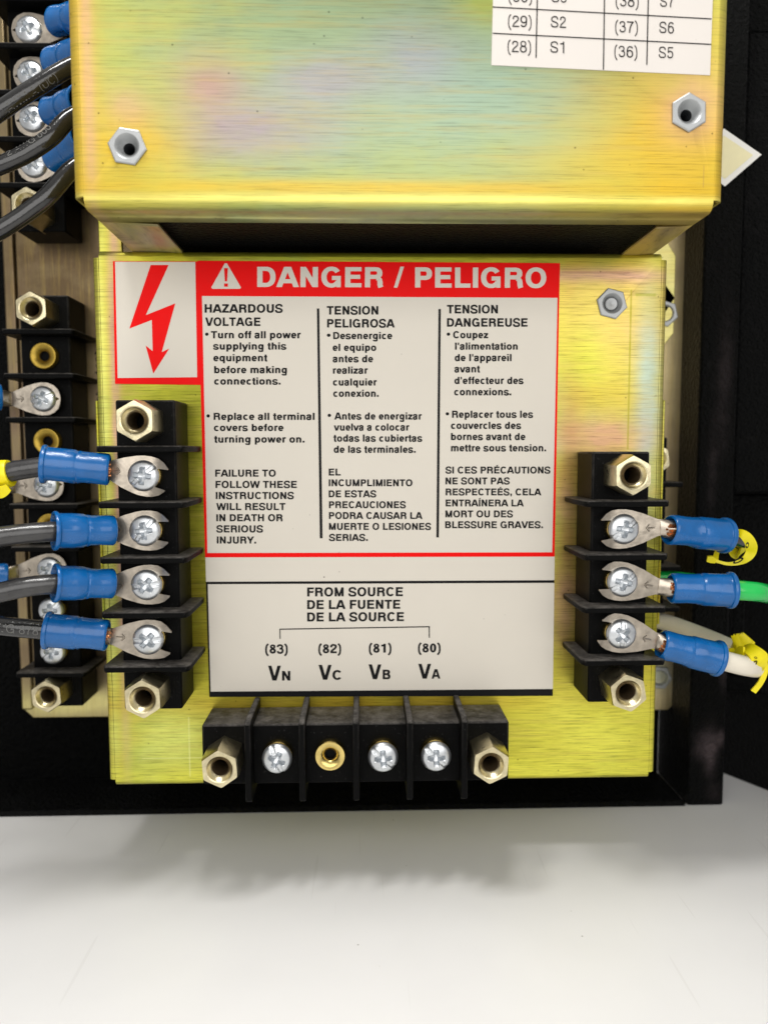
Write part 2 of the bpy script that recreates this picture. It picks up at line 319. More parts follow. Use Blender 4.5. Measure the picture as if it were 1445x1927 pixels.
# ---------------------------------------------------------------- grotesque letter shapes drawn from bars, bows and ribbons
# unit = 1/1000 em, capitals 720 high, small letters 532 high; S = stem, T = bar thickness
def letter(ch, S, T):
    P = []                                        # primitives: list of quads (each a polyline pair)
    h = S/2; t = T/2; Xh = 532
    def quad(*p): P.append(([p[0], p[3]], [p[1], p[2]]))
    def V(x, y0, y1, s=None): q = (s or S)/2; quad((x-q, y0), (x+q, y0), (x+q, y1), (x-q, y1))
    def B(y, x0, x1, s=None): q = (s or T)/2; quad((x0, y-q), (x1, y-q), (x1, y+q), (x0, y+q))
    def Dg(x0, y0, x1, y1, k=1.0):                # diagonal stroke with ends cut level
        L = math.hypot(x1-x0, y1-y0); wx = S*k*L/abs(y1-y0)/2
        quad((x0-wx, y0), (x0+wx, y0), (x1+wx, y1), (x1-wx, y1))
    def A(cx, cy, rx, ry, a0, a1, n=18, e=2.3, s=None, b=None):   # bow; angles in degrees
        s = s or S; b = b or T; o = []; i = []
        for k in range(n+1):
            a = math.radians(a0 + (a1-a0)*k/n); c, d = math.cos(a), math.sin(a)
            f = lambda v: math.copysign(abs(v)**(2/e), v)
            o.append((cx + rx*f(c), cy + ry*f(d))); i.append((cx + (rx-s)*f(c), cy + (ry-b)*f(d)))
        P.append((o, i))
    def R(pts, w0=None, w1=None):                 # ribbon along a smooth centre line
        w0 = w0 or (S*.55+T*.45); w1 = w1 or w0
        q = smooth_path([Vector((x, y, 0)) for x, y in pts], 5); o = []; i = []; n = len(q)
        for k, p in enumerate(q):
            d = (q[min(k+1, n-1)]-q[max(k-1, 0)]).normalized(); w = (w0 + (T-w0)*abs(d.x)*.9)/2
            o.append((p.x - d.y*w, p.y + d.x*w)); i.append((p.x + d.y*w, p.y - d.x*w))
        P.append((o, i))
    l = 66 + h                                    # left stem centre
    def bowl(cx=None): pass
    c = ch
    acc = None
    if c in 'ÉÍ': acc = True; c = {'É': 'E', 'Í': 'I'}[c]
    if c == 'A': adv = 722; Dg(h*.6+22, 0, 361-h*.28, 720); Dg(700-h*.6, 0, 361+h*.28, 720); B(210, 180, 540)
    elif c == 'B': adv = 722; V(l, 0, 720); B(t, l, 430); B(720-t, l, 410); B(385, l, 420); A(415, 544, 225, 176, -90, 90, e=2.2); A(430, 212, 240, 212, -90, 90, e=2.2)
    elif c == 'C': adv = 722; A(372, 360, 330, 374, 38, 322, 30, 2.15)
    elif c == 'D': adv = 722; V(l, 0, 720); B(t, l, 360); B(720-t, l, 360); A(350, 360, 330, 360, -90, 90, 22, 2.3)
    elif c == 'E': adv = 667; V(l, 0, 720); B(t, l, 620); B(720-t, l, 612); B(372, l, 575)
    elif c == 'F': adv = 611; V(l, 0, 720); B(720-t, l, 586); B(358, l, 535)
    elif c == 'G': adv = 778; A(385, 360, 340, 374, 36, 330, 30, 2.15); B(330, 400, 700); V(700-h*.8, -2, 330, S*.8)
    elif c == 'H': adv = 722; V(l, 0, 720); V(656-h, 0, 720); B(372, l, 640)
    elif c == 'I': adv = 278; V(139, 0, 720)
    elif c == 'J': adv = 556; V(490-h, 200, 720); A(262, 200, 228, 214, -180, 0, 16, 2.2)
    elif c == 'K': adv = 722; V(l, 0, 720); Dg(230, 270, 600, 720); Dg(630, 0, 360, 420)
    elif c == 'L': adv = 611; V(l, 0, 720); B(t, l, 583)
    elif c == 'M': adv = 833; V(l, 0, 720); V(767-h, 0, 720); Dg(l+12, 720, 417, 0, .85); Dg(767-h-12, 720, 417, 0, .85)
    elif c == 'N': adv = 722; V(l, 0, 720); V(656-h, 0, 720); Dg(l, 720, 656-h, 0, .95)
    elif c == 'O': adv = 778; A(389, 360, 348, 374, 0, 360, 36, 2.15)
    elif c == 'Q': adv = 778; A(389, 360, 348, 374, 0, 360, 36, 2.15); Dg(480, 180, 660, -30)
    elif c == 'P': adv = 667; V(l, 0, 720); B(720-t, l, 420); B(270+t, l, 420); A(405, 495, 226, 225, -90, 90, 18, 2.2)
    elif c == 'R': adv = 722; V(l, 0, 720); B(720-t, l, 430); B(300+t, l, 440); A(420, 510, 232, 210, -90, 90, 18, 2.2); R([(470, 330), (548, 285), (572, 190), (580, 80), (604, -2)], S)
    elif c == 'S': adv = 667; R([(98, 232), (110, 130), (200, 56), (340, 46), (490, 62), (556, 150), (540, 250), (430, 325), (330, 350), (215, 380), (130, 440), (118, 540), (175, 630), (330, 674), (470, 655), (540, 580), (555, 505)], S*.95)
    elif c == 'T': adv = 611; V(306, 0, 700); B(720-t, 20, 591)
    elif c == 'U': adv = 722; V(l, 260, 720); V(656-h, 260, 720); A(361, 262, 295, 276, -180, 0, 22, 2.3)
    elif c == 'V': adv = 667; Dg(h*.6+20, 720, 333-h*.25, 0); Dg(647-h*.6, 720, 333+h*.25, 0)
    elif c == 'W': adv = 944; Dg(h*.6+18, 720, 250, 0, .92); Dg(472, 720, 262, 0, .92); Dg(472, 720, 682, 0, .92); Dg(926-h*.6, 720, 694, 0, .92)
    elif c == 'X': adv = 667; Dg(90, 0, 560, 720); Dg(560, 0, 100, 720)
    elif c == 'Y': adv = 667; V(333, 0, 330); Dg(h*.6+20, 720, 333, 270); Dg(647-h*.6, 720, 333, 270)
    elif c == 'Z': adv = 611; B(720-t, 38, 570); B(t, 28, 583); Dg(118, T*.6, 492, 720-T*.6)
    elif c == 'a': adv = 556; V(480-h, 0, 400); R([(95, 375), (120, 455), (210, 492), (300, 490), (390, 465), (410, 390)], S*.95); R([(415, 300), (300, 285), (170, 265), (100, 205), (105, 100), (170, 45), (280, 45), (370, 90), (415, 170)], S*.9)
    elif c == 'b': adv = 611; V(l-6, 0, 720); A(325, 266, 246, 280, 0, 360, 28)
    elif c == 'c': adv = 556; A(290, 266, 250, 280, 42, 318, 24)
    elif c == 'd': adv = 611; V(551-h, 0, 720); A(286, 266, 246, 280, 0, 360, 28)
    elif c == 'e': adv = 556; A(280, 266, 248, 280, 0, 322, 28); B(258, 90, 522, T*.85)
    elif c == 'f': adv = 333; V(180, 0, 520); B(Xh-t*.9, 15, 318, T*.9); R([(180, 500), (182, 610), (225, 665), (318, 668)], S)
    elif c == 'g': adv = 611; V(545-h, 40, Xh); A(286, 276, 246, 270, 0, 360, 28); R([(540-h, 80), (530-h, -80), (440, -155), (290, -165), (160, -150), (100, -80)], S*.9)
    elif c == 'h': adv = 611; V(l-6, 0, 720); V(545-h, 0, 330); A(305, 330, 240, 216, 0, 150, 18, 2.2)
    elif c == 'i': adv = 278; V(139, 0, Xh); V(139, 604, 720)
    elif c == 'j': adv = 278; V(139, -100, Xh); V(139, 604, 720); R([(139, -60), (130, -150), (30, -160)], S)
    elif c == 'k': adv = 556; V(l-6, 0, 720); Dg(200, 200, 430, Xh); Dg(480, 0, 290, 320)
    elif c == 'l': adv = 278; V(139, 0, 720)
    elif c == 'm': adv = 889; V(l-6, 0, Xh); V(445, 0, 350); V(830-h, 0, 350); A(290, 330, 155+h, 216, 0, 140, 16, 2.2); A(675-h, 330, 155+h, 216, 0, 140, 16, 2.2)
    elif c == 'n': adv = 611; V(l-6, 0, Xh); V(545-h, 0, 330); A(305, 330, 240, 216, 0, 150, 18, 2.2)
    elif c == 'o': adv = 611; A(305, 266, 265, 280, 0, 360, 28)
    elif c == 'p': adv = 611; V(l-6, -207, Xh); A(325, 266, 246, 280, 0, 360, 28)
    elif c == 'q': adv = 611; V(551-h, -207, Xh); A(286, 266, 246, 280, 0, 360, 28)
    elif c == 'r': adv = 389; V(l-6, 0, Xh); R([(l, 330), (190, 440), (270, 475), (375, 470)], S*.95)
    elif c == 's': adv = 556; R([(85, 165), (110, 80), (200, 42), (300, 42), (430, 70), (465, 150), (400, 215), (300, 245), (180, 275), (100, 330), (105, 420), (180, 480), (290, 490), (400, 470), (450, 385)], S*.85)
    elif c == 't': adv = 333; V(168, 110, 680); B(Xh-t*.9, 15, 315, T*.9); R([(168, 160), (175, 70), (225, 42), (315, 50)], S)
    elif c == 'u': adv = 611; V(545-h, 0, Xh); V(l-6, 200, Xh); A(305, 202, 245, 216, -180, -30, 18, 2.2)
    elif c == 'v': adv = 556; Dg(h*.6+18, Xh, 278-h*.2, 0); Dg(538-h*.6, Xh, 278+h*.2, 0)
    elif c == 'w': adv = 778; Dg(80, Xh, 220, 0, .9); Dg(389, Xh, 232, 0, .9); Dg(389, Xh, 546, 0, .9); Dg(698, Xh, 558, 0, .9)
    elif c == 'x': adv = 556; Dg(95, 0, 455, Xh, .95); Dg(461, 0, 101, Xh, .95)
    elif c == 'y': adv = 556; Dg(h*.6+18, Xh, 285, 0); Dg(538-h*.6, Xh, 235, -150); R([(262, -60), (215, -150), (70, -155)], S)
    elif c == 'z': adv = 500; B(Xh-t, 32, 465); B(t, 25, 475); Dg(105, T*.6, 395, Xh-T*.6)
    elif c == '0': adv = 556; A(278, 355, 240, 365, 0, 360, 30, 2.15)
    elif c == '1': adv = 556; V(330, 0, 710); R([(330, 660), (270, 580), (85, 565)], T)
    elif c == '2': adv = 556; B(t, 40, 515); R([(105, 470), (120, 590), (200, 655), (300, 660), (420, 610), (440, 500), (390, 400), (260, 290), (150, 190), (105, 90)], S*.9)
    elif c == '3': adv = 556; R([(95, 510), (120, 610), (210, 660), (330, 655), (415, 590), (410, 460), (340, 395), (230, 380)], S*.85); R([(230, 382), (370, 370), (450, 290), (450, 150), (370, 60), (260, 40), (140, 75), (90, 190)], S*.85)
    elif c == '4': adv = 556; V(375, 0, 710, S*.95); B(205, 30, 530); Dg(85, 215, 350, 700, .8)
    elif c == '5': adv = 556; B(700-t, 120, 490); R([(150, 690), (130, 560), (105, 345)], S*.8); R([(110, 350), (190, 420), (310, 430), (430, 360), (455, 230), (420, 110), (320, 45), (200, 45), (110, 85), (80, 180)], S*.88)
    elif c == '6': adv = 556; A(285, 228, 238, 240, 0, 360, 26, 2.1); R([(462, 560), (420, 630), (300, 665), (180, 620), (115, 500), (100, 350), (105, 220)], S*.9)
    elif c == '7': adv = 556; B(700-t, 35, 520); R([(460, 660), (340, 480), (250, 260), (215, -5)], S)
    elif c == '8': adv = 556; A(278, 540, 205, 178, 0, 360, 26, 2.1, S*.85, T*.85); A(278, 205, 238, 218, 0, 360, 26, 2.1, S*.95)
    elif c == '9': adv = 556; A(272, 480, 238, 240, 0, 360, 26, 2.1); R([(95, 150), (137, 80), (250, 45), (380, 90), (442, 210), (457, 350), (452, 490)], S*.9)
    elif c == '(': adv = 333; R([(275, 760), (165, 620), (120, 430), (120, 140), (165, -30), (275, -190)], S*.75)
    elif c == ')': adv = 333; R([(58, 760), (168, 620), (213, 430), (213, 140), (168, -30), (58, -190)], S*.75)
    elif c == '.': adv = 278; V(139, 0, S*1.05)
    elif c == ',': adv = 278; V(139, 0, S*1.05); Dg(150, 0, 120, -120, .5)
    elif c == "'": adv = 238; V(119, 470, 720, S*.75)
    elif c == '/': adv = 278; Dg(10, -15, 268, 735, .75)
    elif c == '•': adv = 350; A(175, 360, 150, 150, 0, 360, 20, 2., 149, 149)
    else: adv = 500
    if acc: cx = 340 if c == 'E' else 139; Dg(cx-20, 760, cx+70, 880, .7)
    return adv, P
_cache = {}
def glyph(style, ch):
    k = (style, ch)
    if k not in _cache:
        adv, P = letter(ch, 178, 146) if style == 'B' else letter(ch, 92, 78)
        vs = []; fs = []
        for L, (o, i) in enumerate(P):
            b = len(vs); n = len(o)
            vs += [(x/1000, y/1000, L) for x, y in o] + [(x/1000, y/1000, L) for x, y in i]
            fs += [(b+j, b+j+1, b+n+j+1, b+n+j) for j in range(n-1)]
        _cache[k] = (adv/1000, vs, fs)
    return _cache[k]
def layout(text, style='B'):
    "flat vertices (x, y, layer) and faces of one line, plus its inked left and right ends"
    x = 0; V = []; F = []
    for ch in text:
        if ch == ' ': x += .278; continue
        adv, vs, fs = glyph(style, ch); k = len(V)
        V += [(x+a, b, c) for a, b, c in vs]; F += [tuple(i+k for i in f) for f in fs]; x += adv
    return V, F, min(v[0] for v in V), max(v[0] for v in V)
def line(mb, text, x0, x1, y, cap, Y, style='B', slope=0.):
    "one printed line whose ink runs from pixel x0 to x1 on baseline y with capitals cap pixels high"
    V, F, a, b = layout(text, style)
    P0 = at(x0, y, Y); P1 = at(x1, y + slope*(x1-x0), Y); H = at(x0, y-cap, Y) - P0
    mb.add([P0 + (P1-P0)*((u-a)/(b-a)) + H*(v/.72) + Vector((0, -.0007*q, 0)) for u, v, q in V], F)
def flat(mb, pts, Y):
    "flat shape on plane Y from pixel corners"
    mb.add([at(x, y, Y) for x, y in pts], [tuple(range(len(pts)))])
def sheet(pts, Y, th):
    mb = MB(); n = len(pts); a = [at(x, y, Y) for x, y in pts]
    b = [p + Vector((0, th, 0)) for p in a]
    return mb.add(a+b, [tuple(range(n)), tuple(range(n, 2*n))[::-1]] + [(i, n+i, n+(i+1) % n, (i+1) % n) for i in range(n)])

# ---------------------------------------------------------------- the setting: table, black cabinet behind
TZ = -8.02
structure('table_top', MB().box(-40, 40, -30, 30, TZ-.8, TZ), M_table, .05)

cab = thing('cabinet_chassis', 'black powder coated steel chassis tray with a front post, behind the yellow boxes', 'chassis', (0, 3, TZ))
part('back_wall', MB().box(-14, 7.25, 3.72, 3.8, TZ+.02, 14), M_ch, cab)
part('floor_tray', MB().box(-14, 7.22, 2.02, 3.72, TZ+.03, TZ+.09), M_ch, cab, .02)
part('front_lip', MB().box(-14, 7.22, 1.98, 2.06, TZ+.005, TZ+.14), M_ch, cab, .02)
part('corner_post', MB().box(7.27, 8.09, 2.0, 3.8, TZ+.005, 14), M_post, cab, .05)
door = thing('side_cabinet', 'black textured steel door panel right of the chassis post', 'door panel', (9.5, 3, TZ))
part('door_leaf', MB().box(8.28, 12, 2.6, 3.4, 9.0, 14), M_ch, door, .03)
part('door_leaf', MB().box(8.3, 12, 2.45, 3.4, -.95, 8.92), M_ch, door, .04)
part('door_leaf', MB().box(8.45, 12, 3.0, 3.6, -3.25, -1.05), M_ch, door, .04)
part('hinge_rail', MB().box(8.75, 9.05, 3.2, 3.6, -5.4, -3.35), M_ch, door, .04)
part('cross_rail', MB().box(8.2, 12, 3.05, 3.7, -5.75, -5.4), M_ch, door, .04)
p0, p1 = at(1340, 1449, 0), at(1520, 1518, 0)
def on_table(px, py):
    r = at(px, py, 0) - Vector((0, -D, 0)); return Vector((0, -D, 0)) + r*(TZ/r.z)
q0, q1 = on_table(1345, 1450), on_table(1600, 1550)
e = (q1-q0).normalized(); nrm = Vector((e.y, -e.x, 0))
sk = MB(); sk.add([q0 + Vector((0, 0, .01)), q1 + Vector((0, 0, .01)), q1 + Vector((0, 0, 2.3)), q0 + Vector((0, 0, 2.3))] +
                  [q - nrm*.12 + Vector((0, 0, h)) for q, h in ((q0, .01), (q1, .01), (q1, 2.3), (q0, 2.3))],
                  [(0, 1, 2, 3), (7, 6, 5, 4), (0, 4, 5, 1), (1, 5, 6, 2), (2, 6, 7, 3), (3, 7, 4, 0)])
part('skirt', sk, M_ch, door, .02)
part('cabinet_side', MB().box(8.2, 20, 5.5, 5.6, TZ+.6, 14), M_ch, door)

# ---------------------------------------------------------------- back plate
plate = thing('mounting_plate', 'tan and gold zinc plated steel plate standing behind the two boxes', 'mounting plate', (0, 3, -6.15))
pl = [(-7.86, 14), (-7.86, -5.95), (-7.66, -6.15), (7.18, -6.15), (7.40, -5.93), (7.40, 14)]
part('plate', MB().prism(pl, 3.0, 3.08, lambda u, v, w: (u, w, v)), M_plate, plate, .02)
part('folded_edge', MB().box(-7.88, -7.62, 2.90, 2.996, -5.93, 14), M_plate, plate, .07)
M_yel2 = chromate('chromate_tab', [(.3, YEL), (.5, (.82, .74, .30)), (.7, GRN)], [], fine=.15)
def tab(zc, h, x1=6.95):
    poly = [(5.9, zc-h), (x1-.25, zc-h), (x1, zc-h*.55), (x1, zc+h*.55), (x1-.25, zc+h), (5.9, zc+h)]
    return part('bracket_tab', MB().prism(poly, 2.4, 2.52, lambda u, v, w: (u, w, v)), M_yel2, plate, .02)
tab(3.75, .85, 6.83); tab(2.95, .72, 6.83)
part('spacer_leg', MB().box(6.1, 6.5, 2.52, 2.99, 2.5, 4.4), M_yel2, plate, .02)

def nut_mesh(r=.295, hole=.09, m=None, blind=False):
    mb = MB(); n = 36
    hx = lambda th: math.cos(PI/6)/math.cos((th % (PI/3)) - PI/6)
    def L(rf, t): return [(rf(2*PI*i/n)*math.cos(2*PI*i/n), -t, rf(2*PI*i/n)*math.sin(2*PI*i/n)) for i in range(n)]
    rs = [L(lambda a: r*hx(a), 0), L(lambda a: r*hx(a), .022), L(lambda a: (r-.02)*hx(a), .034), L(lambda a: hole+.085, .036), L(lambda a: hole+.02, -.05), L(lambda a: hole, -.08)]
    rs[-3:] = [L(lambda a: .19, .034), L(lambda a: .175, .022), L(lambda a: .15, -.015), L(lambda a: .12, -.06), L(lambda a: hole, -.10)]
    mb.rings(rs); bo = MB()
    bo.rings([L(lambda a, k=k: hole*(1.03 if k % 2 else .92), -.10-.03*k) for k in range(16)], False, True)
    return mb.mesh('clinch_nut', m or M_nut, 30), bo.mesh('threaded_bore', M_steelbore, 30)
M_steelbore = simple('dark_steel_thread', (.10, .11, .12), .7, .35, .3, 40, .3)
NUT, NBORE = nut_mesh()
def set_nut(root, p, rot=0., me=None, name='clinch_nut'):
    o = put(name, me or NUT, root, rel(root, p), (0, rot, 0)); put('threaded_bore', NBORE, o); return o
set_nut(plate, Vector((6.62, 2.40, 2.98)), .3)
set_nut(plate, Vector((6.95, 2.98, -5.35)), .1)

# ---------------------------------------------------------------- folded sheet-metal boxes
def folded(name, root, m, x0, x1, z0, z1, y0, depth, r, notch, top=True, bottom=True, th=.07, holes=(), slot=None):
    """front sheet with rounded folds; the corners are notched where two folds meet"""
    def arc(n=6): return [(r - r*math.cos(PI/2*k/n), r - r*math.sin(PI/2*k/n)) for k in range(n+1)]   # (in from side, back from front)
    # vertical section (y, z) through the middle
    sec = []
    if bottom:
        sec.append((y0+depth, z0)); sec += [(y0+b, z0+a) for a, b in [(q[0], q[1]) for q in arc()]][:0]
        sec += [(y0 + r - r*math.sin(PI/2*k/6), z0 + r - r*math.cos(PI/2*k/6)) for k in range(7)]
    else: sec.append((y0, z0))
    if top:
        sec += [(y0 + r - r*math.cos(PI/2*k/6), z1 - r + r*math.sin(PI/2*k/6)) for k in range(7)]
        sec.append((y0+depth, z1))
    else: sec.append((y0, z1))
    a, b = x0 + notch, x1 - notch
    mb = MB(); n = len(sec)
    fi = 7 if bottom else 0                                    # the segment that is the flat front
    mb.add([(a, y, z) for y, z in sec] + [(b, y, z) for y, z in sec], [(i, n+i, n+i+1, i+1) for i in range(n-1) if not (i == fi and holes) and not (i == 0 and slot)])
    if holes:
        from mathutils.geometry import tessellate_polygon
        za, zb_ = sec[fi][1], sec[fi+1][1]
        loops = [[Vector((a, y0, za)), Vector((b, y0, za)), Vector((b, y0, zb_)), Vector((a, y0, zb_))]]
        for hx, hz in holes: loops.append([Vector((hx + .17*math.cos(-2*PI*k/28), y0, hz + .17*math.sin(-2*PI*k/28))) for k in range(28)])
        vs = [p for L in loops for p in L]; mb.add(vs, [tuple(t) for t in tessellate_polygon(loops)])
    if slot:
        xa, xb, ya, yb = slot; yf, ye = sec[1][0], sec[0][0]
        for (p, q, r_, s_) in ((a, b, yf, ya), (a, xa, ya, yb), (xb, b, ya, yb), (a, b, yb, ye)):
            mb.add([(p, r_, z0), (q, r_, z0), (q, s_, z0), (p, s_, z0)], [(0, 1, 2, 3)])
    zb, zt = z0 + (notch if bottom else 0), z1 - (notch if top else 0)
    for sgn, xe, xi in ((1, x0, a), (-1, x1, b)):
        ps = [(xi, y0)] + [(xe + sgn*(r - r*math.sin(PI/2*k/6)), y0 + r - r*math.cos(PI/2*k/6)) for k in range(7)] + [(xe, y0+depth)]
        k = len(ps)
        mb.add([(x, y, zb) for x, y in ps] + [(x, y, zt) for x, y in ps], [(i, i+1, k+i+1, k+i) for i in range(k-1)])
    import bmesh
    me = bpy.data.meshes.new(name); o = Vector(root['_w']); me.from_pydata([Vector(v)-o for v in mb.v], [], mb.f); me.materials.append(m)
    bm = bmesh.new(); bm.from_mesh(me); bmesh.ops.remove_doubles(bm, verts=bm.verts, dist=1e-4); bmesh.ops.recalc_face_normals(bm, faces=bm.faces)
    # make normals point outwards (front face towards -Y)
    fr = max(bm.faces, key=lambda f: f.calc_area())
    if any(abs(f.normal.y) > .99 and f.normal.y > 0 and f.calc_area() > 5 for f in bm.faces): bmesh.ops.reverse_faces(bm, faces=bm.faces)
    bm.to_mesh(me); bm.free()
    for p in me.polygons: p.use_smooth = True
    me.set_sharp_from_angle(angle=math.radians(40))
    o = put(name, me, root, solid=th); wn = o.modifiers.new('n', 'WEIGHTED_NORMAL'); wn.keep_sharp = True; return o

upper = thing('upper_cover_box', 'large iridescent yellow zinc plated steel box, the nearer one, above the danger label', 'metal box', (.62, 0, 3.7))
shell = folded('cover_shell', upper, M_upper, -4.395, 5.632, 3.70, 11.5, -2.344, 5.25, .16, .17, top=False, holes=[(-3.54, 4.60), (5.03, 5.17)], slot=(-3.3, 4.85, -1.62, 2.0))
part('dark_infill', MB().box(-4.2, 5.45, -1.9, 2.6, 3.80, 11), M_ch, upper)  # black box added inside to keep the slot opening dark
set_nut(upper, Vector((-3.54, -2.352, 4.60)), .15)
set_nut(upper, Vector((5.03, -2.352, 5.17)), .5)

lower = thing('lower_terminal_box', 'yellow zinc plated steel box that carries the red danger label', 'metal box', (.38, 0, -6.46))
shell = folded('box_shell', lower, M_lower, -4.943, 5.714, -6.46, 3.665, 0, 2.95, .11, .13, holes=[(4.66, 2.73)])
for s, x in ((-1, -4.95), (1, 5.72)):
    part('side_flange', MB().box(x - (.05 if s < 0 else 0), x + (.05 if s > 0 else 0), .10, 1.6, -3.4, .95), M_lower, lower, .02)
part('neck_flange', MB().box(-4.86, -4.43, .16, .24, 3.67, 5.2), M_lower, lower, .02)
n2 = MB(); n2.lathe([(.115, .0), (.115, -.03), (.10, -.02), (.0001, .0)], 20)
set_nut(lower, Vector((4.66, -.006, 2.73)), .25)
bl = MB(); bl.lathe([(.118, -.03), (.105, -.012), (.05, -.018), (.0005, -.03)], 24)
put('nut_core', bl.mesh('nut_core', M_nut), lower, rel(lower, (4.66, -.006, 2.73)))

# ---------------------------------------------------------------- printed labels
LY = -.012
lab = part('warning_label', sheet([(371.5, 490), (1053.5, 494.5), (1043.5, 1050), (1040, 1310), (394, 1312), (386.5, 1050)], LY, .010), M_paper, lower, smooth=0)
pic = part('hazard_pictogram', sheet([(212.5, 491), (377, 491.5), (378.5, 724), (216.5, 722)], LY-.003, .010), M_red, lower, smooth=0)
win = MB(); flat(win, [(216.5, 492), (367.5, 492.5), (371, 709.5), (221.5, 711)], LY-.006); part('white_field', win, M_paper, pic, smooth=0)
bolt = MB(); flat(bolt, [(200+x/3.266, 470+y/3.266) for x, y in [(273, 92), (383, 92), (243, 400), (424, 328), (341, 628), (387, 606), (289, 760), (242, 587), (285, 622), (280, 430), (142, 483)]], LY-.009)
part('lightning_bolt', bolt, M_red, pic, smooth=0)
red = MB()
flat(red, [(371.5, 490), (1053.5, 494.5), (1052.3, 560), (373.5, 556.5)], LY-.004)
flat(red, [(372.9, 556.5), (380, 556.5), (390.5, 1049), (386, 1049)], LY-.004)
flat(red, [(1049, 560), (1052.3, 560), (1043.5, 1047), (1038.8, 1047)], LY-.004)
flat(red, [(386, 1041), (390.4, 1040.8), (1038.9, 1039.5), (1043.6, 1039.5), (1043.5, 1047.5), (386, 1049)], LY-.0045)
part('red_border', red, M_red, lab, smooth=0)
for s, a, b, y, c in (('DANGER', 484, 721, 539.5, 38), ('/', 741, 760, 540, 38), ('PELIGRO', 781, 1027.5, 540.5, 38)):
    hd = MB(); line(hd, s, a, b, y, c, LY-.007, slope=.003); part('heading_word', hd, M_paper, lab, smooth=0)
hd = MB()
tri = [(397.5, 540.5), (399.5, 543), (451.5, 543), (453.5, 540.5), (427, 495), (423, 495)]
flat(hd, tri, LY-.007); part('warning_triangle', hd, M_paper, lab, smooth=0)
ex = MB(); flat(ex, [(421.5, 504), (429, 504), (427.2, 529), (423.2, 529)], LY-.010); flat(ex, [(421.8, 533), (428.8, 533), (428.8, 539), (421.8, 539)], LY-.010)
part('exclamation_mark', ex, M_red, lab, smooth=0)
tx = MB(); T = LY-.004
COL = [
 ('HAZARDOUS', 385, 532, 588, 16), ('VOLTAGE', 386, 490, 613, 16), ('•', 386, 392.5, 636, 15), ('Turn off all power', 397, 566, 636.3, 13.6), ('supplying this', 401, 539, 657.5, 13.4),
 ('equipment', 401.5, 503, 679.5, 13.4), ('before making', 403, 540, 702, 13.4), ('connections.', 403, 528, 723.5, 13.4), ('•', 388.5, 395, 790, 15),
 ('Replace all terminal', 402, 592, 790, 13.4), ('covers before', 402.5, 533.5, 811, 13.4), ('turning power on.', 403, 573, 832.8, 13.4),
 ('FAILURE TO', 405, 519, 897, 13.4), ('FOLLOW THESE', 405.5, 558.5, 918.3, 13.4), ('INSTRUCTIONS', 406, 553, 939.2, 13.4), ('WILL RESULT', 407, 537, 960, 13.4),
 ('IN DEATH OR', 407, 532, 981, 13.4), ('SERIOUS', 407, 495, 1002, 13.4), ('INJURY.', 408, 482, 1023, 13.4),
 ('TENSION', 615, 712, 591.6, 16), ('PELIGROSA', 615.5, 743, 616, 16), ('•', 615, 622, 638, 15), ('Desenergice', 627, 738, 637.8, 13.4), ('el equipo', 626, 708, 660, 13.4),
 ('antes de', 626, 702, 681.4, 13.4), ('realizar', 626.5, 692, 703, 13.4), ('cualquier', 626.5, 709, 725.3, 13.4), ('conexion.', 627, 712.5, 746.5, 13.4), ('•', 616.5, 623, 789, 15),
 ('Antes de energizar', 629, 793.5, 789.4, 13.4), ('vuelva a colocar', 628, 770, 810.2, 13.4), ('todas las cubiertas', 627.5, 794.5, 831, 13.4), ('de las terminales.', 628, 782, 852, 13.4),
 ('EL', 618.5, 641, 894.8, 13), ('INCUMPLIMIENTO', 618.5, 776, 915, 13), ('DE ESTAS', 618.5, 708, 935.8, 13), ('PRECAUCIONES', 619, 763.5, 956.3, 13), ('PODRA CAUSAR LA', 619, 795, 976.7, 13),
 ('MUERTE O LESIONES', 619, 811, 997.2, 13), ('SERIAS.', 619, 692, 1018, 13),
 ('TENSION', 841, 937, 589.4, 16), ('DANGEREUSE', 841, 992.5, 614.4, 16), ('•', 840.5, 847, 636, 15), ('Coupez', 852.5, 919, 636.2, 13.4), ("l'alimentation", 856, 974, 657.7, 13.4),
 ("de l'appareil", 855.5, 962.5, 679.3, 13.4), ('avant', 855, 903, 700.5, 13.4), ("d'effecteur des", 855, 985, 722.3, 13.4), ('connexions.', 854.5, 962, 743.7, 13.4), ('•', 838.5, 845, 786, 15),
 ('Replacer tous les', 850.5, 1003, 786, 13.4), ('couvercles des', 848.5, 980.5, 807, 13.4), ('bornes avant de', 848.5, 988.5, 828, 13.4), ('mettre sous tension.', 848.5, 1027.5, 849.3, 13.4),
 ('SI CES PRÉCAUTIONS', 838, 1035.5, 891, 13), ('NE SONT PAS', 838, 959, 911.5, 13), ('RESPECTEÉS, CELA', 838.5, 1018.5, 932.2, 13), ('ENTRAÍNERA LA', 838.5, 985.5, 953, 13),
 ('MORT OU DES', 838, 965, 973.6, 13), ('BLESSURE GRAVES.', 837.5, 1021.5, 994, 13)]
for s, a, b, y, c in COL:
    tx = MB(); line(tx, s, a, b, y, c, T); part('bullet' if s == '•' else 'printed_line', tx, M_ink, lab, smooth=0)
rl = MB(); flat(rl, [(596.3, 580), (600.8, 580), (607, 1013), (601.8, 1013)], T); flat(rl, [(825, 581), (829.5, 581), (825.8, 1011.5), (821, 1011.5)], T)
flat(rl, [(387.5, 1095), (1043, 1092), (1043, 1097), (387.6, 1099.5)], T); flat(rl, [(387.6, 1099.5), (391, 1099.5), (396.5, 1302), (393.5, 1302)], T)
flat(rl, [(393.5, 1302), (1040.2, 1297), (1040, 1310), (394, 1312)], T-.001)
